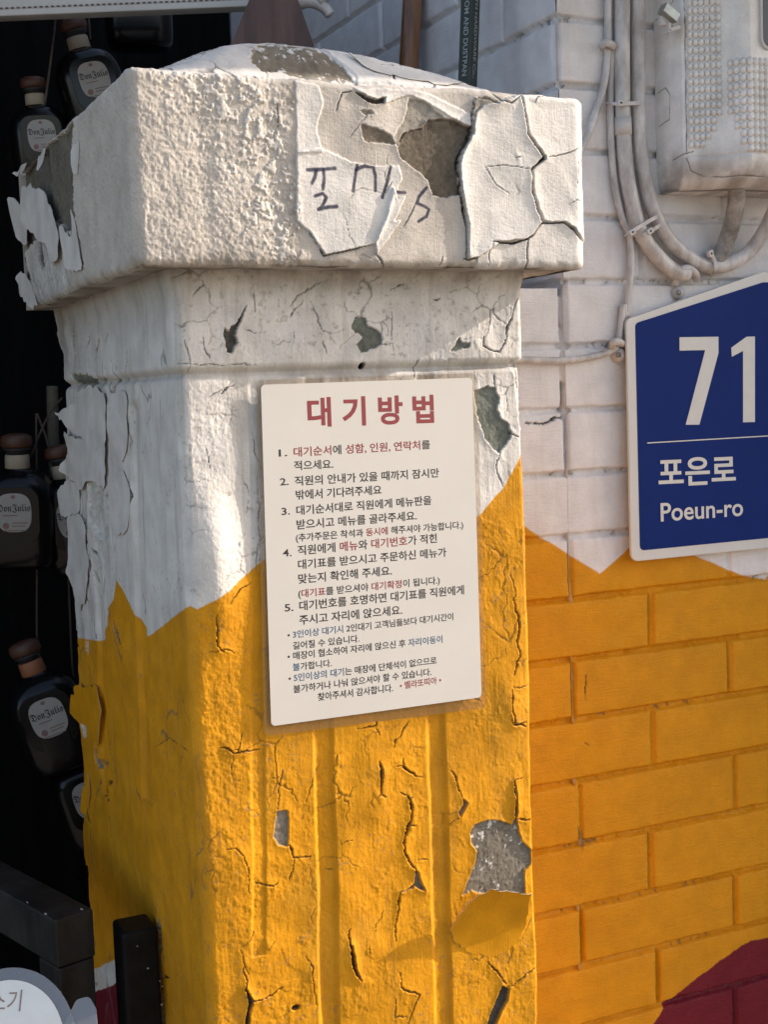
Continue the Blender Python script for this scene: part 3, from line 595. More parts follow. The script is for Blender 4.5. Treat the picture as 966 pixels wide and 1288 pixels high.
# worn arrises
def arris(dist, r_): return np.where(dist < r_, r_ - np.sqrt(np.clip(r_ * r_ - (r_ - dist) ** 2, 0, None)), 0)
wv = .003 * (1 + fbm(X, X * 0, .03, 3, 580))
f.H -= arris(np.clip(CZ1 - Y, 0, 1), .006) + arris(np.clip(Y - CZ0, 0, 1), .007)
f.H -= .0022 * sstep(.012, 0, Y - CZ0) * np.clip(fbm(X, Y, .018, 3, 581), 0, 1) * 2
f.tint(np.clip(.55 * sstep(.018, 0, Y - CZ0) * (.55 + .9 * fbm(X, Y, .016, 4, 582, .6)), 0, .7), DIRT_SHADE)
f.rough[:] = np.maximum(f.rough, .62)
CBK = .003 * fbm(zz, zz * 0, .02, 3, 583)
lip = .0025 * fbm(X, X * 0, .05, 4, 584) + .0008 * fbm(X, X * 0, .008, 3, 585)
Yt = Y + lip * sstep(CZ1 - .03, CZ1, Y) + lip[:, ::-1] * .6 * sstep(CZ0 + .03, CZ0, Y)
P = strip_pos(X, f.H, Yt, CO, CO, CWID, .010, .013)
cbv = [W(CO, CO + CDEP, CZ0), W(CO + CWID, CO + CDEP, CZ0), W(CO + CWID, CO + CDEP, CZ1), W(CO, CO + CDEP, CZ1)]
grid_obj('cap', P, f.A, f.rough, M_skin, pillar, (cbv, [[0, 1, 2, 3]]))
# underside of the cap
i_, o_ = .008, CO + .006
gu = np.linspace(CO + .004, CO + CWID - .004, 200); gv = np.linspace(CO + .004, CO + CDEP - .004, 200); U, V_ = np.meshgrid(gu, gv)
Zu = CZ0 + .0012 + .0018 * fbm(U, V_, .03, 4, 590)
al = np.empty(U.shape + (3,)); al[:] = BEIGE; k = np.clip(.5 + .8 * fbm(U, V_, .03, 4, 591), 0, .85)[..., None]; al = al * (1 - k) + DIRT_SHADE * k
grid_obj('cap_underside', (P0 + U[..., None] * E1 + V_[..., None] * E2 + Zu[..., None] * EZ)[::-1], al, np.full(U.shape, .8), M_skin, pillar)
# weathered mortar hip on the cap
DP = (.26354674, .58783973, .22038018, 1.27709047, .34353722, 16.85016069)
def dome_h(A, B):
    Hm, L_, Fw, R_, Bk, k = DP
    t = sum(np.exp(-k * np.clip(q, -1, 3)) for q in ((A + .04) / L_, (B + .04) / Fw, (.391 - A) / R_, (.46 - B) / Bk, np.ones_like(A)))
    return Hm * np.maximum(-np.log(t) / k, -.05)
ga = np.arange(CO + .003, CO + CWID - .003, .0011); gb = np.concatenate([np.arange(CO + .003, .06, .0006), np.arange(.06, .24, .002), np.arange(.24, CO + CDEP - .003, .004)])
f = Field(ga, gb, WHITE); X, Y = f.X, f.Y
hh = dome_h(X, Y); rimd = np.minimum(np.minimum(X - CO, CO + CWID - X), np.minimum(Y - CO, CO + CDEP - Y))
hh = np.where(hh < 0, hh * sstep(.0, .05, rimd), hh)
f.H += .0030 * fbm(X, Y, .05, 4, 601) + .0007 * fbm(X, Y, .012, 3, 602)
f.tint(np.clip(.35 + .5 * fbm(X, Y, .05, 4, 603), 0, .7), BEIGE)
n = fbm(X, Y, .06, 5, 604, .55)
# bare mortar patch: traced on the front slope
def on_dome(px, py):
    v = ray(px, py); best = None
    for t in np.linspace(1.05, 1.9, 900):
        q = CAM + v / F * t; a_, b_ = (q - P0) @ E1, (q - P0) @ E2
        if a_ > CO and b_ > CO and a_ < CO + CWID and b_ < CO + CDEP:
            if q[2] <= CZ1 + float(dome_h(np.array([[a_]]), np.array([[b_]]))[0, 0]): return (a_, b_)
    return None
Dm = lambda *pts: [q for q in (on_dome(x, y) for x, y in pts) if q]
bare = [(.070, -.022), (.076, -.010), (.085, .004), (.098, .022), (.138, .022), (.148, -.004), (.156, -.017), (.167, -.0295), (.160, -.0345), (.145, -.0355), (.12, -.0365), (.105, -.034), (.092, -.028), (.082, -.031)]
f.peel(bare, .0012, alb=(.185, .158, .118), jit=.0022, seed=610, rim=.0004, speck=lambda X_, Y_: .25 + 30 * (Y_ + .012))
f.raise_([(.160, -.034), (.155, -.014), (.150, .01), (.20, .02), (.27, -.005), (.30, -.03), (.25, -.036)], .0009, jit=.002, seed=612, alb=WHITE * 1.05)
f.peel([(.0, -.006), (.02, .002), (.045, .006), (.06, .012), (.05, .02), (.01, .012)], .001, alb=(.17, .15, .115), jit=.004, seed=615, rim=.0004)
for k, (p_, q_) in enumerate((((.158, .0), (.20, -.02)), ((.175, .006), (.235, -.018)), ((.20, -.03), (.215, -.012)), ((.235, -.034), (.262, -.022)))): f.crack([p_, ((p_[0] + q_[0]) / 2, (p_[1] + q_[1]) / 2 + .004), q_], .0018, .002, .0012, seed=620 + k)
f.crackle(.04, (fbm(X, Y, .07, 3, 613) - .05) * 1.2, .0014, .0016, seed=614, dark=.8, lift=.001)
f.tint(sstep(.012, .0, np.abs(rimd)) * .6, WHITE)
f.tint(np.clip(sstep(.28, .40, n) * sstep(.02, .08, Y), 0, .8), (.19, .165, .125)); f.H -= .0008 * sstep(.28, .33, n) * sstep(.02, .08, Y)
f.rough[:] = .8
grid_obj('mortar_cap', P0 + X[..., None] * E1 + Y[..., None] * E2 + (CZ1 - .004 + hh + f.H)[..., None] * EZ, f.A, f.rough, M_skin, pillar)

# --- loose flakes of paint standing off the surface
def flake(poly, fn, hinge, lift, mats, off=.0004, gain=.75, power=3.0, thick=.0006, step=.004, seed=0, roll=0, chaikin=1):
    """poly in surface coordinates; hinge = (p, q): the edge still stuck; lifts away with distance from it; fn(u, v, h) -> world"""
    poly = [np.array(p) for p in poly]; rng = random.Random(seed); out = []
    for _ in range(chaikin):                 # round the traced outline off, as torn film is
        poly = [w_ for a_, b_ in zip(poly, poly[1:] + poly[:1]) for w_ in (a_ * .88 + b_ * .12, a_ * .12 + b_ * .88)]
    for i in range(len(poly)):
        p, q = poly[i], poly[(i + 1) % len(poly)]; n = max(1, int(np.linalg.norm(q - p) / step))
        for k in range(n):
            r_ = p + (q - p) * k / n
            if k: r_ = r_ + np.array([rng.uniform(-1, 1), rng.uniform(-1, 1)]) * step * .36
            out.append(r_)
    nb = len(out); A = np.array(out); lo, hi = A.min(0), A.max(0)
    gx, gy = np.meshgrid(np.arange(lo[0], hi[0], step), np.arange(lo[1], hi[1], step))
    dd = poly_sdf(gx, gy, out); ins = dd < -step * .45; pts = out + [np.array([x, y]) for x, y in zip(gx[ins], gy[ins])]
    r_ = delaunay_2d_cdt([Vector(p) for p in pts], [(i, (i + 1) % nb) for i in range(nb)], [], 1, 1e-7)
    v2 = [np.array(v) for v in r_[0]]; tri = [tuple(t) for t in r_[2]]
    p, q = np.array(hinge[0]), np.array(hinge[1]); dr = (q - p) / np.linalg.norm(q - p); nm = np.array([-dr[1], dr[0]])
    tt = np.array([(v - p) @ nm for v in v2]); 
    if abs(tt.min()) > abs(tt.max()): tt = -tt; nm = -nm
    tt = np.clip(tt / tt.max(), 0, 1)
    vt, vb = [], []
    for v, t in zip(v2, tt):
        wv_ = float(vnoise(np.array([v[0] / .02]), np.array([v[1] / .02]), seed)[0]) * .0022 * t
        h = off + lift * gain * t ** power + wv_; vv = v - nm * roll * t ** 3
        vt.append(fn(vv[0], vv[1], h + thick)); vb.append(fn(vv[0], vv[1], h))
    N = len(v2); cnt = {}
    for t in tri:
        for e in ((t[0], t[1]), (t[1], t[2]), (t[2], t[0])): cnt[tuple(sorted(e))] = cnt.get(tuple(sorted(e)), 0) + 1
    Fs = list(tri) + [tuple(i + N for i in t[::-1]) for t in tri] + [(a, b, b + N, a + N) for (a, b), c in cnt.items() if c == 1]
    o = mesh_obj('paint_flake', vt + vb, Fs, mats, pillar, True)
    mi = [0] * len(tri) + [1] * (len(Fs) - len(tri)); o.data.polygons.foreach_set('material_index', mi)
    bm = bmesh.new(); bm.from_mesh(o.data); bmesh.ops.recalc_face_normals(bm, faces=bm.faces)
    for e in bm.edges:
        if len(e.link_faces) == 2 and e.link_faces[0].material_index != e.link_faces[1].material_index: e.smooth = False
    bm.to_mesh(o.data); bm.free()
    return o
fnF = lambda b0: (lambda u, v, h: W(u, b0 - h, v))
fnL = lambda a0: (lambda u, v, h: W(a0 - h, u, v))
YM, WM = [M_fly, M_under], [M_flw, M_under]
FB = lambda *pts: [hit_b(x, y, 0) for x, y in pts]; LB = lambda *pts: [hit_a(x, y, 0) for x, y in pts]; LC = lambda *pts: [hit_a(x, y, CO) for x, y in pts]
# the big yellow flap low on the right
o = flake(FB(*z10((385, 880), (440, 765), (508, 690), (560, 704), (640, 718), (682, 716), (690, 800), (692, 880), (672, 950), (640, 1005), (560, 1010), (470, 990), (400, 940))), fnF(0),
      FB(*z10((400, 990), (712, 990))), .024, YM, off=-.0014, gain=1., power=2.0, step=.0035, seed=5, thick=.0011, chaikin=0)
o['label'] = 'large yellow flap of paint curling off above bare cement'
# white tips at the far edge of the left face
flake(LB(*zL((217, 280), (245, 268), (268, 255), (300, 200), (330, 180), (385, 210), (388, 400), (330, 420), (310, 376), (265, 345))), fnL(0), LB(*zL((380, 180), (385, 420))), 0.0088, WM, off=.003, seed=7, step=.008)
flake(LB(*zL((243, 352), (275, 365), (310, 378), (385, 380), (385, 560), (327, 520), (302, 562), (268, 520), (240, 488), (243, 460), (262, 420))), fnL(0), LB(*zL((378, 360), (380, 560))), 0.0072, WM, off=.003, seed=8, step=.008)
flake(LB(*zL((222, 562), (255, 508), (286, 545), (289, 640), (235, 652), (226, 602))), fnL(0), LB(*zL((289, 530), (289, 650))), 0.0080, WM, off=.001, seed=9, step=.006, power=1.3)
flake(LB(*zL((248, 650), (290, 640), (312, 690), (312, 760), (325, 810), (310, 960), (285, 990), (262, 880), (248, 850), (252, 820), (258, 760))), fnL(0), LB(*zL((312, 640), (315, 960))), 0.0056, WM, off=.002, seed=10, step=.008)
flake(LB(*zL((398, 215), (455, 200), (460, 380), (440, 460), (425, 430), (405, 390), (397, 340))), fnL(0), LB(*zL((458, 200), (455, 460))), 0.0032, WM, off=.001, seed=11, step=.007)
flake(LB(*zL((394, 545), (440, 480), (470, 560), (460, 700), (425, 722), (398, 690), (402, 640))), fnL(0), LB(*zL((466, 500), (462, 700))), 0.0032, WM, off=.001, seed=12, step=.007)
# yellow one below
flake(LB(*zM((302, 5), (372, 10), (390, 100), (376, 232), (345, 172), (303, 134), (284, 108), (288, 60))), fnL(0), LB(*zM((380, 0), (384, 230))), 0.0072, YM, off=.002, seed=13, step=.008, chaikin=0)
flake(LB(*zM((335, 330), (345, 420), (330, 500), (318, 480), (322, 400))), fnL(0), LB(*zM((345, 330), (345, 500))), 0.0040, YM, off=.001, seed=14, step=.008)
# cap, left face
flake(LC(*zA((44, 568), (62, 588), (84, 645), (82, 712), (58, 692), (50, 640))), fnL(CO), LC(*zA((82, 570), (82, 720))), 0.0104, WM, off=.002, seed=21, step=.010)
flake(LC(*zA((90, 536), (132, 545), (160, 600), (182, 680), (178, 752), (156, 764), (150, 720), (122, 692), (106, 670), (90, 642), (88, 590))), fnL(CO), LC(*zA((170, 540), (182, 760))), 0.0072, WM, off=.004, seed=22, step=.008)
flake(LC(*zA((182, 648), (214, 690), (212, 600), (222, 640), (246, 782), (202, 782), (190, 720))), fnL(CO), LC(*zA((246, 640), (250, 790))), 0.0040, WM, off=.002, seed=23, step=.007)
flake(LC(*zA((54, 800), (70, 790), (82, 800), (100, 850), (112, 885), (90, 892), (66, 855))), fnL(CO), LC(*zA((110, 790), (116, 890))), 0.0048, WM, off=.001, seed=24, step=.009)
flake(LC(*zA((116, 455), (138, 425), (134, 470), (128, 495), (120, 490))), fnL(CO), LC(*zA((116, 428), (138, 420))), 0.0048, WM, off=.002, seed=26, step=.009)
flake(LC(*zA((212, 430), (232, 400), (228, 505), (216, 505))), fnL(CO), LC(*zA((234, 400), (234, 510))), 0.0024, WM, off=.001, seed=27, step=.007)
flake(LC(*zA((46, 500), (66, 478), (80, 470), (72, 492), (52, 512))), fnL(CO), LC(*zA((80, 465), (70, 505))), 0.0048, WM, off=.001, seed=28, step=.01)
# lifted sheet on top of the cap
tp = [on_dome(*q) for q in ((436, 68), (470, 80), (520, 92), (585, 105), (560, 106), (510, 98), (460, 84))]
if all(tp):
    fnD = lambda u, v, h: W(u, v, CZ1 - .003 + float(dome_h(np.array([[u]]), np.array([[v]]))[0, 0]) + h)
    M_br = plain('old_brown_film', (.23, .19, .145), .8, noise=.3)
    flake(tp, fnD, (tp[4], tp[6]), .006, [M_flw, M_br], off=.0015, seed=31, step=.005, power=1.5)
root_at(pillar)

# ------------------------------------------------------------------ lettering
_font = None
M_cache = {}
def ink_mat(name, c, rough=.6):
    if name not in M_cache: M_cache[name] = plain(name, c, rough, noise=.06, scale=200)
    return M_cache[name]
def text_mesh(segs, mats, bold=.0):
    """segs: [(string, material index)] -> 2-D verts, faces, material index"""
    cu_ = bpy.data.curves.new('lettering', 'FONT'); cu_.body = ''.join(t for t, _ in segs); cu_.offset = bold; cu_.resolution_u = 4
    for m in mats: cu_.materials.append(m)
    i = 0
    for t, k in segs:
        for _ in t: cu_.body_format[i].material_index = k; i += 1
    ob = bpy.data.objects.new('lettering', cu_); COL.objects.link(ob); bpy.context.view_layer.update()
    me = bpy.data.meshes.new_from_object(ob.evaluated_get(bpy.context.evaluated_depsgraph_get()))
    V = np.array([v.co[:2] for v in me.vertices]); Fs = [tuple(p.vertices) for p in me.polygons]; mi = [p.material_index for p in me.polygons]
    bpy.data.objects.remove(ob); bpy.data.curves.remove(cu_); bpy.data.meshes.remove(me)
    return V, Fs, mi
def text_obj(name, segs, mats, fn, bold=0., y0=None, y1=None, parent=None):
    """fit the lettering so that its box maps to (0..1, 0..1); fn(u, v) -> world"""
    V, Fs, mi = text_mesh(segs, mats, bold)
    lo, hi = V.min(0), V.max(0)
    if y0 is not None: lo[1] = y0
    if y1 is not None: hi[1] = y1
    U = (V - lo) / (hi - lo)
    o = mesh_obj(name, [fn(u, v) for u, v in U], Fs, mats, parent); o.data.polygons.foreach_set('material_index', mi)
    return o
def line_on_b(p0, p1, h, b):
    """baseline p0->p1 and letter height h in photo pixels, laid on a plane parallel to the front face"""
    a0 = np.array(hit_b(*p0, b)); a1 = np.array(hit_b(*p1, b)); hz = hit_b(p0[0], p0[1] - h, b)[1] - a0[1]
    return lambda u, v: W(*(lambda q: (q[0], b, q[1] + v * hz))(a0 + (a1 - a0) * u))

# ------------------------------------------------------------------ the notice
NB = -.0052
notice = thing('notice_sheet', 'laminated white paper notice with red heading and printed Korean waiting rules', 'notice', W(.18, NB, 1.256))
M_paper = plain('notice_paper', (.64, .605, .55), .42, noise=.025, scale=14, spec=.5)
ml, tl_, bl_ = nmat('laminate_film')
bl_.inputs['Base Color'].default_value = (.30, .20, .10, 1); bl_.inputs['Roughness'].default_value = .22; bl_.inputs['Alpha'].default_value = .2
def quad_surface(name, px, b0, b1, rr, mat, parent, bow=0):
    pts = round_poly([hit_b(*p, b0) for p in px], rr, 6)
    return prism(name, pts, lambda u, v, t: W(u, t, v), b0, b1, mat, parent)
quad_surface('laminate', [(322, 478), (599, 469), (612, 890), (332, 926)], NB + .0014, NB + .0008, .006, ml, notice)
quad_surface('paper', [(328, 484), (594, 475), (606, 877), (341, 913.5)], NB, NB + .0007, .004, M_paper, notice)
RED = ink_mat('red_print', (.26, .035, .04)); BLK = ink_mat('black_print', (.025, .022, .022)); BLU = ink_mat('blue_print', (.04, .10, .18))
TM = [BLK, RED, BLU]
def printed(name, segs, p0, p1, h, bold=.017, y0=-.10, y1=.86):
    return text_obj(name, segs, TM, line_on_b(p0, p1, h, NB - .00006), bold, y0, y1, notice)
printed('title', [('대 기 방 법', 1)], *s5((226, 226), (692, 211)), 37.5, .030)
for segs, zf, a0, a1, h in (
    ([('1.', 0)], s5, (119, 338), (150, 336), 12), ([('대기순서', 1), ('에 ', 0), ('성함, 인원, 연락처', 1), ('를', 0)], s5, (174, 336), (677, 307), 12.4), ([('적으세요.', 0)], s5, (175, 386), (320, 379), 12.4),
    ([('2.', 0)], s5, (124, 444), (155, 442), 12), ([('직원의 안내가 있을 때까지 잠시만', 0)], s5, (178, 443), (710, 411), 12.6), ([('밖에서 기다려주세요', 0)], s5, (182, 494), (498, 474), 12.6),
    ([('3.', 0)], s5, (129, 553), (160, 551), 12), ([('대기순서대로 직원에게 메뉴판을', 0)], s5, (184, 551), (682, 512), 12.6), ([('받으시고 메뉴를 골라주세요.', 0)], s5, (185, 604), (628, 569), 12.8),
    ([('(추가주문은 착석과 ', 0), ('동시에', 1), (' 해주셔야 가능합니다.)', 0)], s5, (182, 649), (799, 600), 10.6), ([('4.', 0)], s5, (134, 706), (166, 704), 12.2), ([('직원에게 ', 0), ('메뉴', 1), ('와 ', 0), ('대기번호', 1), ('가 적힌', 0)], s5, (189, 699), (702, 652), 12.8),
    ([('대기표를 받으시고 주문하신 메뉴가', 0)], s6, (166, 110), (730, 61), 12.6), ([('맞는지 확인해 주세요.', 0)], s6, (167, 165), (523, 132), 12.8), ([('(', 0), ('대기표', 1), ('를 받으셔야 ', 0), ('대기확정', 1), ('이 됩니다.)', 0)], s6, (167, 218), (705, 165), 10.8),
    ([('5.', 0)], s6, (115, 273), (148, 270), 12.4), ([('대기번호를 호명하면 대기표를 직원에게', 0)], s6, (171, 267), (797, 204), 12.8), ([('주시고 자리에 앉으세요.', 0)], s6, (171, 321), (562, 281), 12.8),
    ([('• ', 0), ('3인이상 대기시', 2), (' 2인대기 고객님들보다 대기시간이', 0)], s6, (126, 374), (756, 302), 10.2), ([('길어질 수 있습니다.', 0)], s6, (146, 415), (399, 386), 10.2), ([('• 매장이 협소하여 자리에 앉으신 후 ', 0), ('자리이동이', 2)], s6, (126, 456), (715, 388), 10.4),
    ([('불', 2), ('가합니다.', 0)], s6, (146, 496), (294, 479), 10), ([('• ', 0), ('5인이상의 대기', 2), ('는 매장에 단체석이 없으므로', 0)], s6, (130, 539), (693, 469), 10.4), ([('불가하거나 나눠 앉으셔야 할 수 있습니다.', 0)], s6, (148, 580), (673, 513), 10.4),
    ([('찾아주셔서 감사합니다.', 0)], s6, (241, 610), (527, 574), 10.6), ([('• 벨라또띠아 •', 1)], s6, (553, 566), (710, 543), 10)):
    printed('text_line', segs, *zf(a0, a1), h)
root_at(notice)

# ------------------------------------------------------------------ the brick house behind
WB = .25
CORN = .548                                     # where the front wall turns back
house = thing('painted_brick_house', 'brick house wall painted white above a zigzag of yellow with crimson below', 'house', W(1.5, WB, 0))
rows_px = [(60, 90), (65, 265), (68, 440), (75, 618), (80, 800), (85, 985), (90, 1155)]
rz = [hit_b(*z3(p)[0], WB)[1] for p in rows_px]
up = [hit_b(*p, WB)[1] for p in ((690, 720), (690, 607), (690, 530), (690, 458), (690, 367))]
pitch = .0758
zs = sorted(rz); z = max(rz)
while z < 3.2: z += pitch; zs.append(z)
z = min(rz)
while z > 0: z -= .0765; zs.append(z)
zs = np.array(sorted(zs))
J0 = hit_b(*z3((192, 520))[0], WB)[0]; J1 = hit_b(*z3((410, 650))[0], WB)[0]; BL = hit_b(*z3((637, 440))[0], WB)[0] - J0
iD = int(np.argmin(abs(zs - rz[2])))            # row D lies under this joint
def brick_relief(A, Z, seed, off0, off1, bl, amp=1., vfade=None):
    i = np.clip(np.searchsorted(zs, Z + .0012 * fbm(A, Z, .05, 3, seed)) - 1, 0, len(zs) - 2)
    dz = np.minimum(Z - zs[i], zs[i + 1] - Z)
    par = ((i - iD) % 2 == 0)
    off = np.where(par, off1, off0)
    jig = (np.sin(i * 12.9898) * 43758.5453 % 1 - .5) * .010
    uu = (A - off - jig) / bl; k = np.floor(uu); dx = np.minimum(uu - k, k + 1 - uu) * bl
    hsh = np.sin(i * 7.13 + k * 31.7) * 9753.1 % 1
    wob = .0016 * fbm(A, Z, .02, 4, seed + 1, .65)
    mo = np.maximum(sstep(.0052, .0022, dz + wob), (.25 + .75 * (np.sin(i * 3.1 + k * 5.7) * 777.7 % 1)) * sstep(.0050, .0020, dx + wob))
    h = -.0062 * mo * amp - .0016 * np.exp(-np.minimum(dz, dx) / .0055) + (hsh - .5) * .0022 + .0006 * fbm(A, Z, .03, 4, seed + 2)
    h += mo * .0014 * fbm(A, Z, .006, 3, seed + 3, .65) + .00030 * fbm(A, Z, .0035, 4, seed + 5, .7, .25) + .0010 * np.clip(fbm(A, Z, .012, 3, seed + 8) - .25, 0, 1) * np.exp(-dz / .010)
    h -= .0022 * np.clip(fbm(A, Z, .014, 4, seed + 11, .65) - .28, 0, 1) * np.exp(-np.minimum(dz, dx) / .006) * 3
    rowmo = sstep(.0052, .0022, dz + wob)
    return h, mo, rowmo, hsh
a_s = np.concatenate([np.arange(.30, CORN - .012, .004)[:0], np.arange(.36, CORN - .001, .0014), np.arange(CORN, .93, .0014), np.arange(.93, 1.3, .006), np.arange(1.3, 3.6, .06)])
z_s = np.concatenate([np.arange(0, .66, .03), np.arange(.66, 2.06, .0014), np.arange(2.06, 3.0, .02)])
f = Field(a_s, z_s, WALLW); X, Y = f.X, f.Y
h, mo, rowmo, hsh = brick_relief(X, Y, 700, J1 - BL, J0 - BL, BL)
f.H += h; f.A *= (1 + .05 * fbm(X, Y, .10, 4, 705) + .04 * (hsh - .5))[..., None]
zy = [hit_b(*p, WB) for p in ((640, 648), (665, 665), (755, 722), (792, 689), (840, 650), (860, 690), (877, 700), (935, 724), (966, 729))]
zy = zy[:4] + [hit_b(828, 660, WB), hit_b(862, 690, WB)] + zy[6:] + [hit_b(1010, 700, WB), hit_b(1120, 610, WB), hit_b(1240, 700, WB), hit_b(1500, 520, WB)]
poly = zy + [(3.7, 1.5), (3.7, -.1), (.2, -.1), (.2, zy[0][1])]
rg = f.region(poly, .0006, .0005, .02, 710); ym = np.zeros(X.shape); ym[rg[0]] = rg[2]
f.A = f.A * (1 - ym[..., None]) + YEL * (1 + .06 * fbm(X, Y, .06, 4, 711) + .05 * (hsh - .5))[..., None] * ym[..., None]
cp = [hit_b(*p, WB) for p in ((790, 1330), (822, 1290), (838, 1265), (866, 1240), (900, 1214), (925, 1196), (946, 1183), (966, 1180))] + [hit_b(1060, 1200, WB), hit_b(1200, 1100, WB), (3.7, .95), (3.7, -.1), (.5, -.1)]
rg = f.region(cp, .0006, .0012, .015, 712); f.A[rg[0]] = f.A[rg[0]] * (1 - rg[2][..., None]) + CRIM * rg[2][..., None]
# pinholes and missed mortar
pit = sstep(.34, .48, fbm(X, Y, .006, 3, 720, .6)) * rowmo * sstep(.0, .35, fbm(X, Y, .09, 2, 721))
f.tint(pit * .6, DIRT_SHADE * .5); f.H -= pit * .0012
drt = sstep(.15, .6, fbm(X, Y, .05, 4, 722)) * mo * .35; f.tint(drt * (1 - ym), DIRT_SHADE * 1.3)
wst = fbm(X, Y, .02, 5, 727, .65, 10)
f.tint(np.clip(.12 * sstep(.1, .55, wst), 0, .12) * (1 - ym), DIRT_SHADE * 2)
# the straight open joint beside the pillar
jz = (Y > hit_b(709, 532, WB)[1]); jn = sstep(.0030, .0014, np.abs(X - CORN + .004 + .001 * fbm(Y, X, .02, 2, 730))) * sstep(1.505, 1.515, Y)
jg = jn * sstep(-.15, .1, fbm(Y, X * 0, .035, 3, 731))
f.H -= jg * .009 + jn * .002; f.tint(jg * .85, (.05, .045, .04))
f.crack([hit_b(*p, WB) for p in ((661, 533), (680, 533), (709, 524))], .003, .004, 0, alb=(.06, .055, .05), seed=733, taper=False)
f.crack([hit_b(*p, WB) for p in z3((222, 285), (222, 365))], .0010, .002, .0003, seed=734)
f.crack([hit_b(*p, WB) for p in z3((218, 485), (228, 493), (242, 495))], .0010, .002, .0005, seed=735)
# left of the corner only the lower courses are built across to the pillar
left = X < CORN - .0005
topz = hit_b(680, 362, WB)[1]
f.rough[:] = .5 + .12 * fbm(X, Y, .06, 3, 740)
f.H -= np.where(left & (Y > 1.512), .0025, 0)
P = P0 + X[..., None] * E1 + (WB - f.H)[..., None] * E2 + Y[..., None] * EZ
jc = int(np.searchsorted(a_s, CORN - .0005)); kt = int(np.searchsorted(z_s, topz))
grid_obj('front_wall', P[:, jc:], f.A[:, jc:], f.rough[:, jc:], M_wall, house)
infill = P[:kt, :jc + 1]; back_row = infill[-1:] + .30 * E2; infill = np.concatenate([infill, back_row], 0)
grid_obj('infill_wall', infill, np.concatenate([f.A[:kt, :jc + 1], f.A[kt - 1:kt, :jc + 1]], 0), np.concatenate([f.rough[:kt, :jc + 1], f.rough[kt - 1:kt, :jc + 1]], 0), M_wall, house)
# return wall running back from the corner
b_s = np.concatenate([np.arange(WB + .0005, 1.35, .003), np.arange(1.35, 2.2, .05)]); z_s = np.concatenate([np.arange(0, 1.5, .03), np.arange(1.5, 2.15, .0018), np.arange(2.15, 3.0, .02)])
f = Field(b_s, z_s, WALLW * np.array([.97, 1, 1.03])); X, Y = f.X, f.Y  # wall white turned bluer: sky-lit shade put into the colour
h, mo, rowmo, hsh = brick_relief(X, Y, 760, WB + .125, WB + .01, BL, 1.0)
f.H += h; f.A *= (1 + .05 * fbm(X, Y, .10, 4, 765) + .04 * (hsh - .5))[..., None]
pit = sstep(.22, .42, fbm(X, Y, .007, 3, 768, .6)) * rowmo * sstep(.6, .3, X); f.tint(pit * .7, DIRT_SHADE * .45); f.H -= pit * .002
grid_obj('return_wall', (P0 + (CORN - .0015 + 0 * f.H - f.H)[..., None] * E1 + X[..., None] * E2 + Y[..., None] * EZ)[:, ::-1], f.A[:, ::-1], f.rough[:, ::-1], M_wall, house)
M_unseen = plain('unseen_grey', (.35, .33, .30), .7, noise=.2)
bbox('shade_slab', W(2.0, .065, 2.20), (E1, E2, EZ), (1.5, .235, .03), M_unseen, house, .004)  # unseen slab, added to keep the sun off the wall and cap top
bbox('shade_block', W(1.36, .125, 1.09), (E1, E2, EZ), (.18, .122, 1.078), skin_mat('shade_block_paint', const=WALLW), house, .006)  # unseen block, added beside the view to shade the wall from the sun
bbox('wall_core', W(2.0, 1.2, 1.45), (E1, E2, EZ), (1.43, .93, 1.45), M_unseen, house, 0)
root_at(house)

# ------------------------------------------------------------------ dark shop front on the left
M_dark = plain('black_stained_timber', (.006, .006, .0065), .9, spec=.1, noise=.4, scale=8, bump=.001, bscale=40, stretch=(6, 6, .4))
shop = thing('shop_interior', 'black boarded back wall of the shop behind the bottles', 'shop', W(-.5, 1.3, 0))
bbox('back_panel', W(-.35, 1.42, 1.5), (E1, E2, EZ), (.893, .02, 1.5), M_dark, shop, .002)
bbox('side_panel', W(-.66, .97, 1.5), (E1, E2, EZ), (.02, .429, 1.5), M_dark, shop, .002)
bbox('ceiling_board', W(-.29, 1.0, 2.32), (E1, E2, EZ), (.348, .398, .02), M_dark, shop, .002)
root_at(shop)
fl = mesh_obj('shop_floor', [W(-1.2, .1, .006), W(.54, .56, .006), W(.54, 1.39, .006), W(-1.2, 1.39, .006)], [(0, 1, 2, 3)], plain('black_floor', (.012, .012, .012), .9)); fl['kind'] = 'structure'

# ------------------------------------------------------------------ number plate
PB = WB - .016
plate = thing('house_number_plate', 'blue pentagonal house number plate reading 71 with pale grey rim', 'number plate', W(.85, PB, 1.335))
M_rim = plain('plate_rim', (.64, .63, .605), .35, noise=.04, scale=30); M_blue = plain('plate_blue', (.0, .020, .15), .5, noise=.06, scale=20, spec=.12)
M_ref = plain('plate_lettering', (.66, .645, .61), .4, noise=.04)
Qp = lambda x, y: np.array(hit_b(x, y, PB))
ac = Qp(970, 400)[0]                            # the plate's axis
lt, lb, ap = Qp(788, 402), Qp(802, 706), Qp(966, 346)
def house_shape(i0):
    a0 = lt[0] + i0; a1 = 2 * ac - lt[0] - i0; zb = lb[1] + i0; zt = lt[1] - i0 * .35; za = ap[1] + .004 - i0 * 1.02
    return [(a0 + .0005, zb), (a1, zb), (a1, zt), (ac + .012, za), (ac - .012, za), (a0, zt)]
prism('rim', round_poly(house_shape(0), [.010, .010, .008, .02, .02, .008]), lambda u, v, t: W(u, t, v), PB, PB + .004, M_rim, plate, bevel=.0008)
prism('blue_panel', round_poly(house_shape(.0128), [.006, .006, .006, .02, .02, .006]), lambda u, v, t: W(u, t, v), PB - .0006, PB + .001, M_blue, plate)
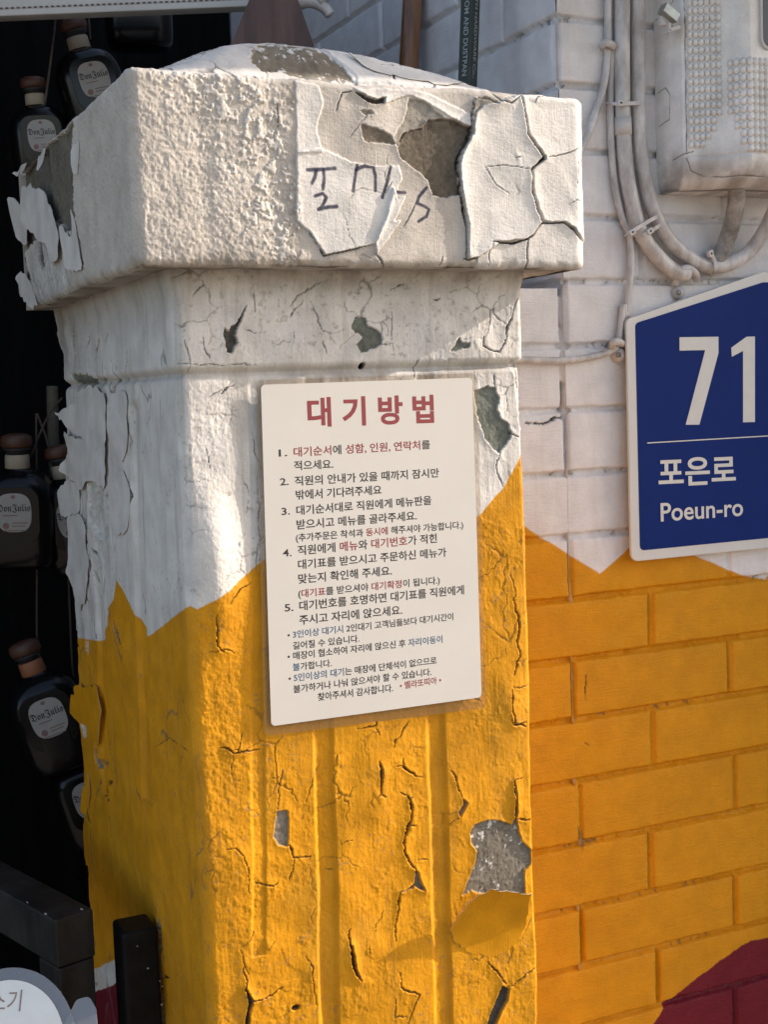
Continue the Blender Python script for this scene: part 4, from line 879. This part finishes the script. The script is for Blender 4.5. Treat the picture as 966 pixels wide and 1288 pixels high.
def mark(name, pts, b=PB - .0011): return prism(name, [hit_b(*p, b) for p in z7(*pts)], lambda u, v, t: W(u, t, v), b, b + .0003, M_ref, plate)
mark('digit', [(638, 279), (783, 277), (783, 338), (712, 605), (661, 605), (734, 327), (638, 329)])
mark('digit', [(831, 318), (888, 277), (919, 276), (919, 595), (875, 596), (875, 330), (833, 352)])
b_ = PB - .0011; q0, q1 = hit_b(*z7((518, 674))[0], b_), hit_b(*z7((980, 652))[0], b_); q1 = (2 * ac - q0[0], q0[1])
prism('rule_line', [(q0[0], q0[1] + .0009), (q1[0], q1[1] + .0009), (q1[0], q1[1] - .0004), (q0[0], q0[1] - .0004)], lambda u, v, t: W(u, t, v), b_, b_ + .0003, M_ref, plate)
text_obj('street_name', [('포은로', 0)], [M_ref], line_on_b(*z7((560, 838), (848, 823)), 36, b_), .022, None, None, plate)
text_obj('street_name_latin', [('Poeun-ro', 0)], [M_ref], line_on_b(*z7((568, 967), (875, 945)), 23.5, b_), .014, None, None, plate)
for (px, py) in ((830, 420), (830, 690)):
    a_, z_ = hit_b(px, py, PB + .01); tube('standoff', [W(a_, PB + .003, z_), W(a_, WB + .004, z_)], .006, M_rim, plate, sm=False)
root_at(plate)

# ------------------------------------------------------------------ pipes and cables on the wall
M_pipe = plain('white_painted_conduit', (.62, .595, .585), .36, noise=.14, scale=70, bump=.0004, bscale=160, col2=(.38, .35, .33), stretch=(1, 1, .35))
M_pipeg = plain('dirty_conduit', (.36, .335, .315), .5, noise=.3, scale=45, bump=.0006, bscale=120, col2=(.16, .145, .13))
M_tie = plain('white_cable_tie', (.55, .525, .51), .4, noise=.08); M_screw = plain('dull_screw', (.30, .29, .28), .4, metal=.6, noise=.2)
def on_wall(pts, off): return [W(*(lambda q: (q[0], WB - o, q[1]))(hit_b(x, y, WB - o))) for (x, y), o in zip(pts, off if isinstance(off, (list, tuple)) else [off] * len(pts))]
RC = .0092
c1 = zT((427, -260), (425, 0), (424, 250), (428, 480), (440, 640), (462, 760), (495, 870), (560, 960), (620, 1012), (668, 1022))
c2 = zT((484, -260), (483, 0), (483, 250), (488, 480), (505, 640), (535, 770), (590, 880), (660, 950), (740, 990), (820, 985), (900, 935), (960, 850), (1000, 760), (1020, 690))
off2 = [.013] * 10 + [.016, .030, .045, .055]
tag(tube('conduit', on_wall(c1, .013), RC, M_pipe, wob=.01), 'white painted conduit, left one of the bent pair, ending at the screwed clamp', 'conduit')
tag(tube('conduit', on_wall(c2, off2), RC * .97, M_pipe, wob=.01, seed=2), 'white painted conduit, right one of the bent pair, curling up under the meter box', 'conduit')
tag(tube('conduit', on_wall(zT((852, 690), (848, 760), (832, 840), (805, 915), (770, 975), (735, 1010)), [.055, .040, .026, .016, .010, .004]), .0105, M_pipeg, wob=.02, seed=3), 'short dirty grey conduit dropping out of the meter box bottom', 'conduit')
tag(tube('cable', on_wall(zT((372, -260), (371, 0), (371, 90), (371, 165), (366, 250), (350, 340), (325, 420), (296, 500), (250, 600)), [.007] * 7 + [.010, .012]), .0044, M_pipe, seed=4), 'thin white cable bending away behind the pillar cap', 'cable')
tag(tube('cable', on_wall(zT((392, 170), (384, 260), (380, 400), (384, 540), (395, 680), (420, 800), (450, 880), (458, 960), (452, 1060), (437, 1180)) + z7((428, 160), (418, 240), (405, 305), (380, 330), (330, 348), (260, 360), (170, 366), (40, 362), (-60, 360)), .0060), .0041, M_pipe, seed=5), 'thin white cable sagging from the conduits to the joint beside the pillar', 'cable')
tag(tube('cable', on_wall(zT((415, 395), (412, 480), (418, 560), (430, 700), (452, 830), (470, 880)), .008), .0025, M_pipe, seed=6), 'very thin grey wire tucked left of the conduit pair', 'cable')
tag(tube('band', on_wall(zT((426, 438), (428, 504)), .013), RC * 1.13, M_tie, n=2), 'white tape band wrapped around the left conduit', 'tape')
def tie(pts, label, head, wd=.0022, lift=.024):
    t = thing('cable_tie', label, 'cable tie', on_wall(zT(pts[0]), .01)[0], 'ties holding the wall cables')
    q = smooth_path(on_wall(zT(*pts), [.004] + [lift] * (len(pts) - 2) + [.004]), 6); V, Fs = [], []
    for i, p in enumerate(q):
        tg = q[min(i + 1, len(q) - 1)] - q[max(i - 1, 0)]; tg /= np.linalg.norm(tg); sd = np.cross(tg, E2); sd /= np.linalg.norm(sd) + 1e-9; nn = np.cross(sd, tg)
        for (x_, y_) in ((-1, -1), (1, -1), (1, 1), (-1, 1)): V.append(p + sd * wd * x_ + nn * .0006 * y_)
    for i in range(len(q) - 1):
        for k in range(4): Fs.append((i * 4 + k, i * 4 + (k + 1) % 4, i * 4 + 4 + (k + 1) % 4, i * 4 + 4 + k))
    Fs += [(0, 3, 2, 1), tuple(len(V) - 4 + k for k in range(4))]
    mesh_obj('strap', V, Fs, M_tie, t)
    hp = on_wall(zT(head), lift + .0015)[0]; ang = math.atan2(pts[-1][1] - pts[0][1], pts[-1][0] - pts[0][0])
    ax = (math.cos(ang) * E1 - math.sin(ang) * EZ, E2, math.sin(ang) * E1 + math.cos(ang) * EZ)
    bbox('head', hp, ax, (.0042, .003, .0034), M_tie, t, .0008); bbox('slot', hp - E2 * .0028, ax, (.0014, .0006, .0010), ink_mat('slot_black', (.02, .02, .02)), t, 0)
    root_at(t)
tie([(366, 385), (395, 386), (425, 387), (480, 384), (512, 383)], 'straight white cable tie across both conduits above the tape band', (415, 385))
tie([(432, 878), (460, 862), (500, 838), (545, 812), (576, 800)], 'upper of the two slanting white cable ties at the conduit bend', (458, 866))
tie([(470, 890), (500, 878), (530, 862), (560, 842), (584, 826)], 'lower of the two slanting white cable ties at the conduit bend', (525, 862))
tie([(742, 940), (758, 950), (770, 975), (772, 1005), (760, 1022)], 'white cable tie round the conduit under the meter box', (752, 946))
def clamp(label, pts, hole):
    t = thing('cable_clip', label, 'cable clip', on_wall(zT(hole), .005)[0], 'clips screwed to the wall')
    tube('saddle', on_wall(zT(*pts), [.004] + [.017] * (len(pts) - 2) + [.004]), .0045, M_tie, t)
    p = on_wall(zT(hole), .006)[0]; q = on_wall(zT(hole), .0)[0]
    tube('base', [q, p], .0085, M_tie, t, sm=False); tube('screw', [p, p - E2 * .002], .0032, M_screw, t, sm=False); root_at(t)
clamp('white clip with screw holding the end of the left conduit', [(620, 1060), (640, 1010), (670, 1000), (698, 1020), (700, 1040)], (633, 1090))
clamp('small white clip holding the thin cable at the top', [(352, 170), (362, 160), (382, 165), (398, 180)], (366, 172))
clamp('white clip with screw where the thin cable turns towards the pillar', [((640 + p[0] / 2.963 - 640) * 2.963, (330 + p[1] / 2.963) * 2.963) for p in ((385, 322), (392, 300), (410, 296), (428, 306))], (408, 330 * 2.963 + 345))

# ------------------------------------------------------------------ meter box
MA, MZ = hit_b(825, 150, WB)[0], hit_b(850, 246, WB)[1]
mbox = thing('meter_box', 'pale plastic electric meter box with rows of raised dimples', 'meter box', W(MA + .14, WB, MZ))
prof = [(0, 0), (.002, .050), (.006, .056), (.040, .076), (.046, .082), (.052, .094), (.062, .100), (.24, .100), (.25, .096), (.26, .08), (.262, 0)]
pr = round_poly([(-.02, -.2)] + prof + [(.28, -.2)], .004, 4); pr = [p for p in pr if p[1] >= -1e-6]
pr = np.array(pr); seg = np.r_[0, np.cumsum(np.hypot(*np.diff(pr, axis=0).T))]; TOT = seg[-1]
ss = np.concatenate([np.arange(0, .17, .0009), np.linspace(.17, TOT, 60)]); zz = np.concatenate([np.arange(MZ, MZ + .29, .0009), np.linspace(MZ + .292, MZ + .38, 20)])
Sg, Zg = np.meshgrid(ss, zz)
pa = np.interp(Sg, seg, pr[:, 0]); pd = np.interp(Sg, seg, pr[:, 1])
ta = np.gradient(np.interp(ss, seg, pr[:, 0]), ss); td = np.gradient(np.interp(ss, seg, pr[:, 1]), ss); ln = np.hypot(ta, td)
na, nd = -td / ln, ta / ln
f = Field(ss, zz, (.80, .79, .775)); X, Y = f.X, f.Y
RB = .034; tb = np.clip((MZ + RB - Zg) / RB, 0, 1); shrink = np.sqrt(np.clip(1 - tb ** 2, 0, 1)); 
def dimples(s0, s1, ds, dz, zlo, zhi):
    u = (X - s0) / ds; v = (Y - MZ) / dz; cu_ = np.floor(u) + .5; cv = np.floor(v) + .5
    d = np.hypot(u - cu_, v - cv) / .5; cs = s0 + cu_ * ds; czz = MZ + cv * dz
    ok = (cs > s0) & (cs < s1) & (czz > zlo(cs)) & (czz < zhi)
    f.tint(np.where(ok, sstep(.90, 1.0, d) * sstep(1.15, 1.02, d) * .55, 0), DIRT_SHADE)  # dark ring round each bump: crease shading put into the colour
    f.H[:] += np.where(ok, .0044 * np.sqrt(np.clip(1 - np.clip(d / .93, 0, 1) ** 2, 0, 1)), 0)
dimples(.0565, .0565 + 6 * .0066, .0066, .0090, lambda c: MZ + .044 + np.clip(c - .074, 0, 1) * 1.8, 3)
s_front = float(np.interp(hit_b(943, 150, WB - .100)[0] - MA, pr[:, 0], seg))
dimples(s_front - .024, s_front + .09, .0076, .0090, lambda c: MZ + .034 + np.clip(s_front - c, 0, 1) * 2.4, hit_b(955, 70, WB - .10)[1])
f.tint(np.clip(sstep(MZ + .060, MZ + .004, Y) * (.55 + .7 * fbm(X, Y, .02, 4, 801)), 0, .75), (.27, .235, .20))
f.tint(np.clip(.2 * fbm(X, Y, .03, 4, 802, .6, 4), 0, .3), DIRT_SHADE * 1.5)
f.H += .0004 * fbm(X, Y, .01, 3, 803) - .0012 * np.exp(-((Y - MZ - .036) / .0012) ** 2)
f.rough[:] = .4
for k, pts in enumerate((((.0545, MZ + .04), (.0545, MZ + .28)), ((.003, MZ + .205), (.020, MZ + .210), (.040, MZ + .222)), ((.004, MZ + .120), (.020, MZ + .123), (.028, MZ + .112), (.026, MZ + .085), (.006, MZ + .080)), ((.030, MZ + .036), (.062, MZ + .042)), ((.054, MZ + .035), (.060, MZ + .020), (.076, MZ + .013), (.17, MZ + .010)))):
    f.crack(list(pts), .0012, .0012, .0004, seed=810 + k, alb=(.16, .14, .12), taper=False, warp=.0008)
PD = (pd + f.H * nd) * (.55 + .45 * shrink) * np.where(tb >= 1, 0, 1); PA = MA + pa + f.H * na + np.where(pa < .13, 1, -1) * .008 * (1 - shrink)
P = P0 + PA[..., None] * E1 + (WB - PD)[..., None] * E2 + Zg[..., None] * EZ
M_mb = skin_mat('meter_box_plastic', grain=500, gd=.0001, streak=.0001, spec=.5)
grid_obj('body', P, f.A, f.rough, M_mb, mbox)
bz = MZ + .0006; inner = [tuple(W(MA + x, WB - y * .55, bz)) for x, y in pr]
mesh_obj('bottom', inner, [tuple(range(len(inner)))], plain('meter_box_bottom', (.22, .2, .175), .6, noise=.3), mbox)
topv = [tuple(W(MA + x, WB - y, MZ + .38)) for x, y in pr]; mesh_obj('lid', topv, [tuple(range(len(topv)))[::-1]], M_tie, mbox)
wb_ = WB - .1015; wa, wz = hit_b(957, 62, wb_)
M_glass = plain('dark_window', (.02, .022, .022), .12, noise=.1)
fr_ = round_poly([(wa, wz), (wa + .09, wz), (wa + .09, wz + .11), (wa, wz + .11)], .012)
prism('window_frame', fr_, lambda u, v, t: W(u, t, v), wb_ - .002, wb_ + .003, M_tie, mbox, bevel=.0008)
prism('window_pane', round_poly([(wa + .003, wz + .003), (wa + .087, wz + .003), (wa + .087, wz + .107), (wa + .003, wz + .107)], .010), lambda u, v, t: W(u, t, v), wb_ - .0026, wb_ - .001, M_glass, mbox)
lq = np.array(on_wall([(842, 17)], .056)[0])
bbox('latch', lq, (.86 * E1 - .5 * EZ, E2, .5 * E1 + .86 * EZ), (.0115, .006, .0058), plain('latch_metal', (.35, .37, .34), .25, metal=.5, noise=.2), mbox, .0008)
bbox('latch_hook', np.array(on_wall([(846, 37)], .054)[0]), (.95 * E1 + .3 * EZ, E2, -.3 * E1 + .95 * EZ), (.009, .005, .0022), M_tie, mbox, .0008)
bbox('latch_hook', np.array(on_wall([(840, 36)], .054)[0]), (E1, E2, EZ), (.0018, .005, .0055), M_tie, mbox, .0006)
bbox('latch_base', np.array(on_wall([(838, 27)], .050)[0]), (E1, E2, EZ), (.009, .004, .006), M_tie, mbox, .002)
root_at(mbox)

# ------------------------------------------------------------------ bottles on cords in the dark shop
M_bot = plain('dark_glass', (.006, .006, .0065), .2, noise=.2, spec=.35); M_stop = plain('brown_stopper', (.085, .035, .02), .5, noise=.25)
M_band = plain('paper_neck_band', (.36, .30, .22), .7, noise=.2); M_lab = plain('bottle_label', (.34, .32, .295), .55, noise=.08, scale=40)
M_lred = ink_mat('label_seal', (.22, .12, .10)); M_lblk = ink_mat('label_print', (.02, .02, .02)); M_cord = plain('hemp_cord', (.09, .062, .045), .9, noise=.3)
def sq_lathe(name, prof, mat, parent, n=40, expo=4.):
    V, Fs = [], []
    for r_, z_, e in prof:
        for k in range(n):
            a = 2 * math.pi * k / n; c_, s_ = math.cos(a), math.sin(a); q = (abs(c_) ** e + abs(s_) ** e) ** (-1 / e)
            V.append((r_ * q * c_, r_ * q * s_ * .82, z_))
    for i in range(len(prof) - 1):
        for k in range(n): Fs.append((i * n + k, i * n + (k + 1) % n, (i + 1) * n + (k + 1) % n, (i + 1) * n + k))
    Fs += [tuple(range(n))[::-1], tuple((len(prof) - 1) * n + k for k in range(n))]
    return mesh_obj(name, V, Fs, mat, parent, True)
def make_bottle(label):
    t = thing('liquor_bottle', label, 'bottle', None, 'bottles hanging in the dark shop')
    sq_lathe('body', [(.030, -.066, 4), (.040, -.064, 4), (.046, -.058, 4), (.0475, -.04, 4), (.0475, .02, 4), (.0465, .034, 3.6), (.043, .046, 3.2), (.036, .056, 2.8), (.026, .062, 2.4), (.016, .066, 2), (.0145, .072, 2), (.0145, .080, 2)], M_bot, t)
    sq_lathe('neck_band', [(.0155, .066, 2), (.0165, .068, 2), (.0160, .083, 2), (.0152, .085, 2)], M_band, t, 24)
    sq_lathe('collar', [(.0140, .085, 2), (.0140, .089, 2), (.018, .091, 2), (.018, .094, 2)], M_lblk, t, 24)
    sq_lathe('stopper', [(.0180, .0942, 2), (.0205, .097, 2), (.0210, .103, 2), (.0195, .109, 2), (.013, .112, 2), (.003, .1125, 2)], M_stop, t, 24)
    y = -.0392
    oval = []
    for k in range(48):
        a = 2 * math.pi * k / 48; q = (abs(math.cos(a)) ** 3 + abs(math.sin(a)) ** 3) ** (-1 / 3); oval.append((.0225 * q * math.cos(a), .014 + .0245 * q * math.sin(a) * (1 if math.sin(a) > 0 else 1.08)))
    fn = lambda u, v, tt: (u, y + tt, v)
    ring = round_poly([(-.032, -.028), (.032, -.028), (.033, .046), (-.033, .046)], .018)
    prism('label_recess_rim', ring, lambda u, v, tt: (u, y + tt, v), .0006, .006, M_bot, t, bevel=.0005)
    lb = prism('label', oval, fn, -.0012, .0005, M_lab, t)
    V, Fs, mi = text_mesh([('𝕯𝖔𝖓𝕵𝖚𝖑𝖎𝖔', 0)], [M_lblk]); lo, hi = V.min(0), V.max(0); U = (V - lo) / (hi - lo)
    mesh_obj('label_text', [fn(-.0215 + .043 * u, .013 + .0118 * v, -.0016) for u, v in U], Fs, M_lblk, lb)
    oc = [(-.011 + .0042 * math.cos(2 * math.pi * k / 20), -.004 + .0042 * math.sin(2 * math.pi * k / 20)) for k in range(20)]
    prism('label_seal', oc, fn, -.0015, -.001, M_lred, lb)
    for (x0, x1, z_) in ((-.003, .017, -.001), (-.003, .014, -.005), (-.014, .015, -.011), (-.014, .004, .009)):
        prism('label_rule', [(x0, z_), (x1, z_), (x1, z_ + .0012), (x0, z_ + .0012)], fn, -.0015, -.001, M_lred, lb)
    oc = [(.003 * math.cos(2 * math.pi * k / 12), .034 + .0025 * math.sin(2 * math.pi * k / 12)) for k in range(12)]
    prism('label_crest', oc, fn, -.0015, -.001, M_lred, lb)
    return t
def copy_tree(o, parent=None):
    c = o.copy(); COL.objects.link(c)
    if parent: c.parent = parent; c.matrix_parent_inverse = o.matrix_parent_inverse
    for ch in o.children: copy_tree(ch, c)
    return c
BOT = [((40, 108), (52, 170), 1.86, 6, 18, 'dark liquor bottle left of the pillar cap, label half hidden by the cap edge'),
       ((92, 25), (118, 99), 1.86, 9, 20, 'dark liquor bottle directly under the awning with round brown stopper'),
       ((20, 559), (17, 644), 1.86, 4, 4, 'dark liquor bottle at the left picture edge, stopper in full view'),
       ((76, 570), (93, 652), 1.90, 6, 14, 'dark liquor bottle tucked behind the torn white paint edge'),
       ((29, 810), (60, 902), 1.84, 14, 12, 'dark liquor bottle leaning with label fully readable, beside the yellow paint'),
       ((86, 925), (113, 1004), 1.88, 12, 16, 'dark liquor bottle, the lowest one, half behind the yellow pillar'),
       ((170, -110), (172, -18), 2.00, 0, 10, 'dark liquor bottle high behind the awning, only its base showing')]
proto = None
for (sp, lp, dep, tilt, yaw, label) in BOT:
    if proto is None: proto = make_bottle(label); o = proto
    else: o = copy_tree(proto); o['label'] = label
    if 'leaning' in label:
        for ch in o.children:
            if ch.name.startswith('neck_band'): ch.data = ch.data.copy(); ch.data.materials[0] = plain('copper_neck_band', (.30, .11, .05), .5, noise=.2)
    o.rotation_mode = 'XYZ'
    off = math.sin(R(yaw)) * .039 * F / dep
    dx, dy = lp[0] - off - sp[0], lp[1] - sp[1]
    ang = math.atan2(dx, dy); sc_ = max(.85, min(1.06, math.hypot(dx, dy) * dep / F / .088))
    rm = Matrix.Rotation(-ang - PHI, 3, 'Y') @ Matrix.Rotation(R(4), 3, 'X') @ Matrix.Rotation(R(yaw), 3, 'Z')
    o.rotation_euler = rm.to_euler(); o.scale = (sc_,) * 3
    o.location = Vector(along(*lp, dep)) - rm @ Vector((0, -.039, .014)) * sc_
def cord(label, pts, dep, r_=.0016): return tag(tube('cord', [along(x, y, dep) for x, y in pts], r_, M_cord, seg=8), label, 'cord', 'cords the bottles hang on')
cord('brown cord slanting beside the top bottle under the awning', [(72, -40), (70, 15), (64, 70), (56, 130)], 1.84)
cord('faint cord right of the top bottle stopper', [(108, -40), (111, 20), (113, 50)], 1.90)
cord('brown cord running down from the left bottles to the leaning one', [(45, 520), (46, 640), (46, 700), (46, 800), (50, 830)], 1.95)
cord('brown cord running down along the torn paint edge', [(84, 690), (87, 760), (90, 830), (93, 860)], 1.96)
cord('crossed cord looped between the two middle bottles', [(38, 575), (50, 545), (62, 520), (78, 500)], 1.93)
cord('crossed cord hooked over the stopper of the half hidden bottle', [(46, 520), (58, 552), (66, 585), (80, 592)], 1.93)
M_wood = plain('dark_wood', (.075, .035, .024), .55, noise=.5, scale=30, stretch=(1, 1, .08), col2=(.04, .02, .015)); M_oldw = plain('grey_wood_peg', (.10, .085, .06), .7, noise=.3)
tag(tube('wooden_peg', [along(65, 486, 1.97), along(66, 530, 1.97), along(68, 600, 1.97)], .0085, M_oldw), 'grey wooden peg stick hanging behind the torn white paint', 'peg')

# ------------------------------------------------------------------ things behind the cap
M_stick = plain('brown_handle', (.30, .135, .055), .32, noise=.4, scale=50, stretch=(1, 1, .05), col2=(.17, .07, .032), coat=.3)
q0, q1 = along(527, -140, 1.85), along(513, 110, 1.85); q2 = q1 + (q1 - q0) * ((q1[2] - .012) / (q0[2] - q1[2]))
q2[:2] = q1[:2] + (q2[:2] - q1[:2]) * .25
tag(tube('broom_handle', [q0, q1, q2], .0139, M_stick, sm=False), 'varnished brown wooden handle standing behind the pillar cap', 'handle')
hb = thing('dustpan_handle', 'dark green flat handle with white vertical lettering behind the cap', 'handle', along(590, 120, 1.62))
M_gr = plain('dark_green_paint', (.022, .032, .026), .4, noise=.3); M_txt = ink_mat('faded_white_print', (.34, .36, .34))
b0 = along(591, 30, 1.62); b1 = along(588, 110, 1.62); axv = (b0 - b1) / np.linalg.norm(b0 - b1)
n1 = np.array([-.62, -.78, 0]); n1 -= axv * (n1 @ axv); n1 /= np.linalg.norm(n1); n2 = np.cross(axv, n1); 
if n2[0] < 0: n2 = -n2
bc = b0
lo_ = (bc[2] - 1.668) / axv[2]
bbox('bar', bc + axv * (.14 - lo_) / 2, (n2, n1, axv), (.0085, .0085, (.14 + lo_) / 2), M_gr, hb, .001)
def bar_text(body, nrm, side, u_mid, h_, top, length, depth):
    V, Fs, mi = text_mesh([(body, 0)], [M_txt], .01); lo, hi = V.min(0), V.max(0); U = (V - lo) / (hi - lo)
    pc = bc + nrm * .0087
    mesh_obj('lettering', [pc + axv * (top - length * u) + side * ((v - .5) * h_ + u_mid) for u, v in U], Fs, M_txt, hb)
bar_text('BROOM AND DUSTPAN', n1, n2, .001, .0068, .045, .110, 0)
bar_text('SMITH HARDWARE Co.,', n2, -n1, .000, .0062, .045, .112, 0)
root_at(hb)
Dw = 1.66
wp = [along(x, y, Dw) for x, y in ((322, -22), (367, -22), (398, 66), (398, 200), (286, 200), (286, 66))]
nw = np.array([0, 1., 0]) * .02
V = wp + [p + nw for p in wp]
o = mesh_obj('wooden_dustpan', V, [(5, 4, 3, 2, 1, 0), (6, 7, 8, 9, 10, 11)] + [(k, (k + 1) % 6, 6 + (k + 1) % 6, 6 + k) for k in range(6)], plain('reddish_wood_grain', (.10, .052, .042), .55, noise=.5, scale=25, stretch=(1, .3, .12), col2=(.05, .026, .022)))
tag(o, 'dark reddish wood board, narrower at the top, behind the mortar cap', 'board')
# awning rail
aw = thing('awning', 'off white awning rail with stitched hem crossing the dark shop front', 'awning', along(190, 0, 1.75))
M_aw = plain('awning_cloth', (.50, .485, .45), .6, noise=.08, scale=12, bump=.001, bscale=25)
Da = 1.72
L0, L1 = along(-260, 32, Da), along(386, 6.5, Da); dirx = (L1 - L0) / np.linalg.norm(L1 - L0); fw = np.cross(dirx, EZ); fw /= np.linalg.norm(fw); upv = np.cross(fw, dirx); upv *= np.sign(upv[2])
if fw[1] > 0: fw = -fw
bbox('valance', (L0 + L1) / 2 + upv * .05 - fw * .012, (dirx, fw, upv), (np.linalg.norm(L1 - L0) / 2, .013, .05), M_aw, aw, .006, 3)
hem = bbox('hem', (L0 + L1) / 2 + upv * .0042 + fw * .002, (dirx, fw, upv), (np.linalg.norm(L1 - L0) / 2 - .004, .0022, .004), M_aw, aw, .0015)
n_st = 90; Ls = np.linalg.norm(L1 - L0); V, Fs = [], []
for k in range(n_st):
    c = L0 + dirx * (Ls * (k + .5) / n_st) + upv * .0105 + fw * .0022
    v_, f_ = box_vf(c, (dirx, fw, upv), (Ls / n_st * .28, .0014, .0006)); Fs += [tuple(i + len(V) for i in q) for q in f_]; V += v_
mesh_obj('stitching', V, Fs, plain('brown_thread', (.16, .115, .09), .9), aw)
tube('end_cap', [along(x, y, Da - .01) for x, y in ((372, 2), (392, 2), (404, 7), (411, 13), (415, 19))], lambda t: .0085 - .002 * t, M_tie, aw)
tube('end_cap', [along(x, y, Da - .012) for x, y in ((380, -12), (400, -6), (409, 2))], .010, M_tie, aw)
root_at(aw)

# ------------------------------------------------------------------ black woodwork low on the left
M_blk = plain('worn_black_paint', (.009, .0085, .008), .5, noise=.5, scale=30, bump=.0006, bscale=80, spec=.13)
M_chip = plain('paint_chip', (.40, .36, .31), .8)
post = thing('black_post', 'square black painted post fixed to the left side of the pillar', 'post', W(-.03, .2, 0))
qb, qz = hit_a(203, 1158, 0); wd_ = .0
pl_a = hit_b(154, 1165, qb - .004)[0]
bbox('post_body', W(pl_a / 2 - .003, qb + .018, qz / 2 - .002), (E1, E2, EZ), (-pl_a / 2 - .002, .022, qz / 2 - .002), M_blk, post, .004, 3)
rng = random.Random(4)
for k in range(7):
    a_ = rng.uniform(pl_a + .006, -.004) if k < 3 else -rng.uniform(.002, .006); z_ = qz - rng.uniform(.006, .13); r_ = rng.uniform(.0004, .0011)
    prism('paint_chip', [(a_ + r_ * math.cos(t) * rng.uniform(.5, 1.6), z_ + r_ * math.sin(t) * rng.uniform(.5, 1.2)) for t in np.linspace(0, 5.4, 7)], lambda u, v, t: W(u, t, v), qb - .0048, qb - .0035, M_chip, post)
root_at(post)
g1 = np.array([-.66, .7513, 0]); g2 = np.array([.7513, .66, 0]); K = along(69, 1158, 1.30)
gate = thing('folding_gate', 'black painted wooden gate leaf swung open beside the pillar', 'gate', (K[0], K[1], 0))
gw = .0205; gh = .024
M_gate = plain('scuffed_black_paint', (.020, .018, .0165), .55, noise=.6, scale=22, bump=.0007, bscale=70, spec=.3, stretch=(1, 1, .5), col2=(.008, .008, .008))
bbox('top_rail', K + g1 * .45 + g2 * gw - EZ * gh, (g1, g2, EZ), (.45, gw, gh), M_gate, gate, .002, 2)
bbox('stile', K + g1 * .022 + g2 * gw - EZ * (gh * 2 + (K[2] - gh * 2) / 2 - .02), (g1, g2, EZ), (.0215, gw - .0015, (K[2] - gh * 2) / 2 - .021), M_gate, gate, .002, 2)
bbox('stile', K + g1 * .878 + g2 * gw - EZ * (gh * 2 + (K[2] - gh * 2) / 2 - .02), (g1, g2, EZ), (.0215, gw - .0015, (K[2] - gh * 2) / 2 - .021), M_gate, gate, .002, 2)
bbox('bottom_rail', K + g1 * .45 + g2 * gw - EZ * (K[2] - .12), (g1, g2, EZ), (.404, gw - .002, gh), M_gate, gate, .002, 2)
for k in range(11):
    u_ = rng.uniform(.004, .3); v_ = rng.uniform(.003, .038) if k > 4 else rng.uniform(.001, .004); l_ = rng.uniform(.0006, .003)
    c = K + g1 * u_ + g2 * v_ + EZ * .0006
    prism('paint_chip', [(l_ * math.cos(t) * rng.uniform(.6, 1.6), l_ * .35 * math.sin(t) * rng.uniform(.5, 1.3)) for t in np.linspace(0, 5.4, 7)], lambda u, v, t, c=c: c + g1 * u + g2 * v + EZ * t, -.0008, .0002, M_chip, gate)
root_at(gate)

# clear plastic tag with handwriting
tg = thing('plastic_tag', 'round white paper sign in a clear plastic holder with handwritten brown letters', 'sign', along(10, 1400, 1.20))
mc, tc_, bc_ = nmat('clear_plastic'); bc_.inputs['Base Color'].default_value = (.34, .36, .39, 1); bc_.inputs['Roughness'].default_value = .2; bc_.inputs['Alpha'].default_value = .45
M_tagp = plain('tag_paper', (.78, .76, .70), .6, noise=.04)
Dt = 1.16; tc0 = along(2, 1328, Dt); tr_ = np.array([1., 0, 0]); tn = np.array([0, -.80, .60]); tu = np.array([0, .60, .80]) * 1.16; px_ = Dt / F
fnT = lambda u, v, t: tc0 + tr_ * u + tu * v + tn * t
disc = lambda r_, n=64: [(r_ * math.cos(2 * math.pi * k / n), r_ * math.sin(2 * math.pi * k / n)) for k in range(n)]
prism('clear_holder', [(x * px_, y * px_) for x, y in disc(93)], fnT, -.0015, .0015, mc, tg, bevel=.0005)
prism('paper', [(x * px_, y * px_) for x, y in disc(79)], fnT, .0018, .0024, M_tagp, tg)
prism('tab', [(x * px_, y * px_) for x, y in round_poly([(70, 20), (88, 56), (104, 59), (114, 46), (118, 24), (118, -34), (84, -34)], 8)], fnT, -.0022, .0006, mc, tg)
V, Fs, mi = text_mesh([('소기', 0)], [ink_mat('brown_marker', (.30, .21, .17))]); lo, hi = V.min(0), V.max(0)
mesh_obj('lettering', [fnT((-22 + 40 * (x - lo[0]) / (hi[0] - lo[0])) * px_, (45 + 23 * (y - lo[1]) / (hi[1] - lo[1])) * px_, .0027) for x, y in V], Fs, M_cache['brown_marker'], tg)
tube('stalk', [fnT(0, -.05, -.004), np.array([tc0[0], tc0[1] + .03, .5]), np.array([tc0[0], tc0[1] + .03, .0])], .005, M_blk, tg)
root_at(tg)
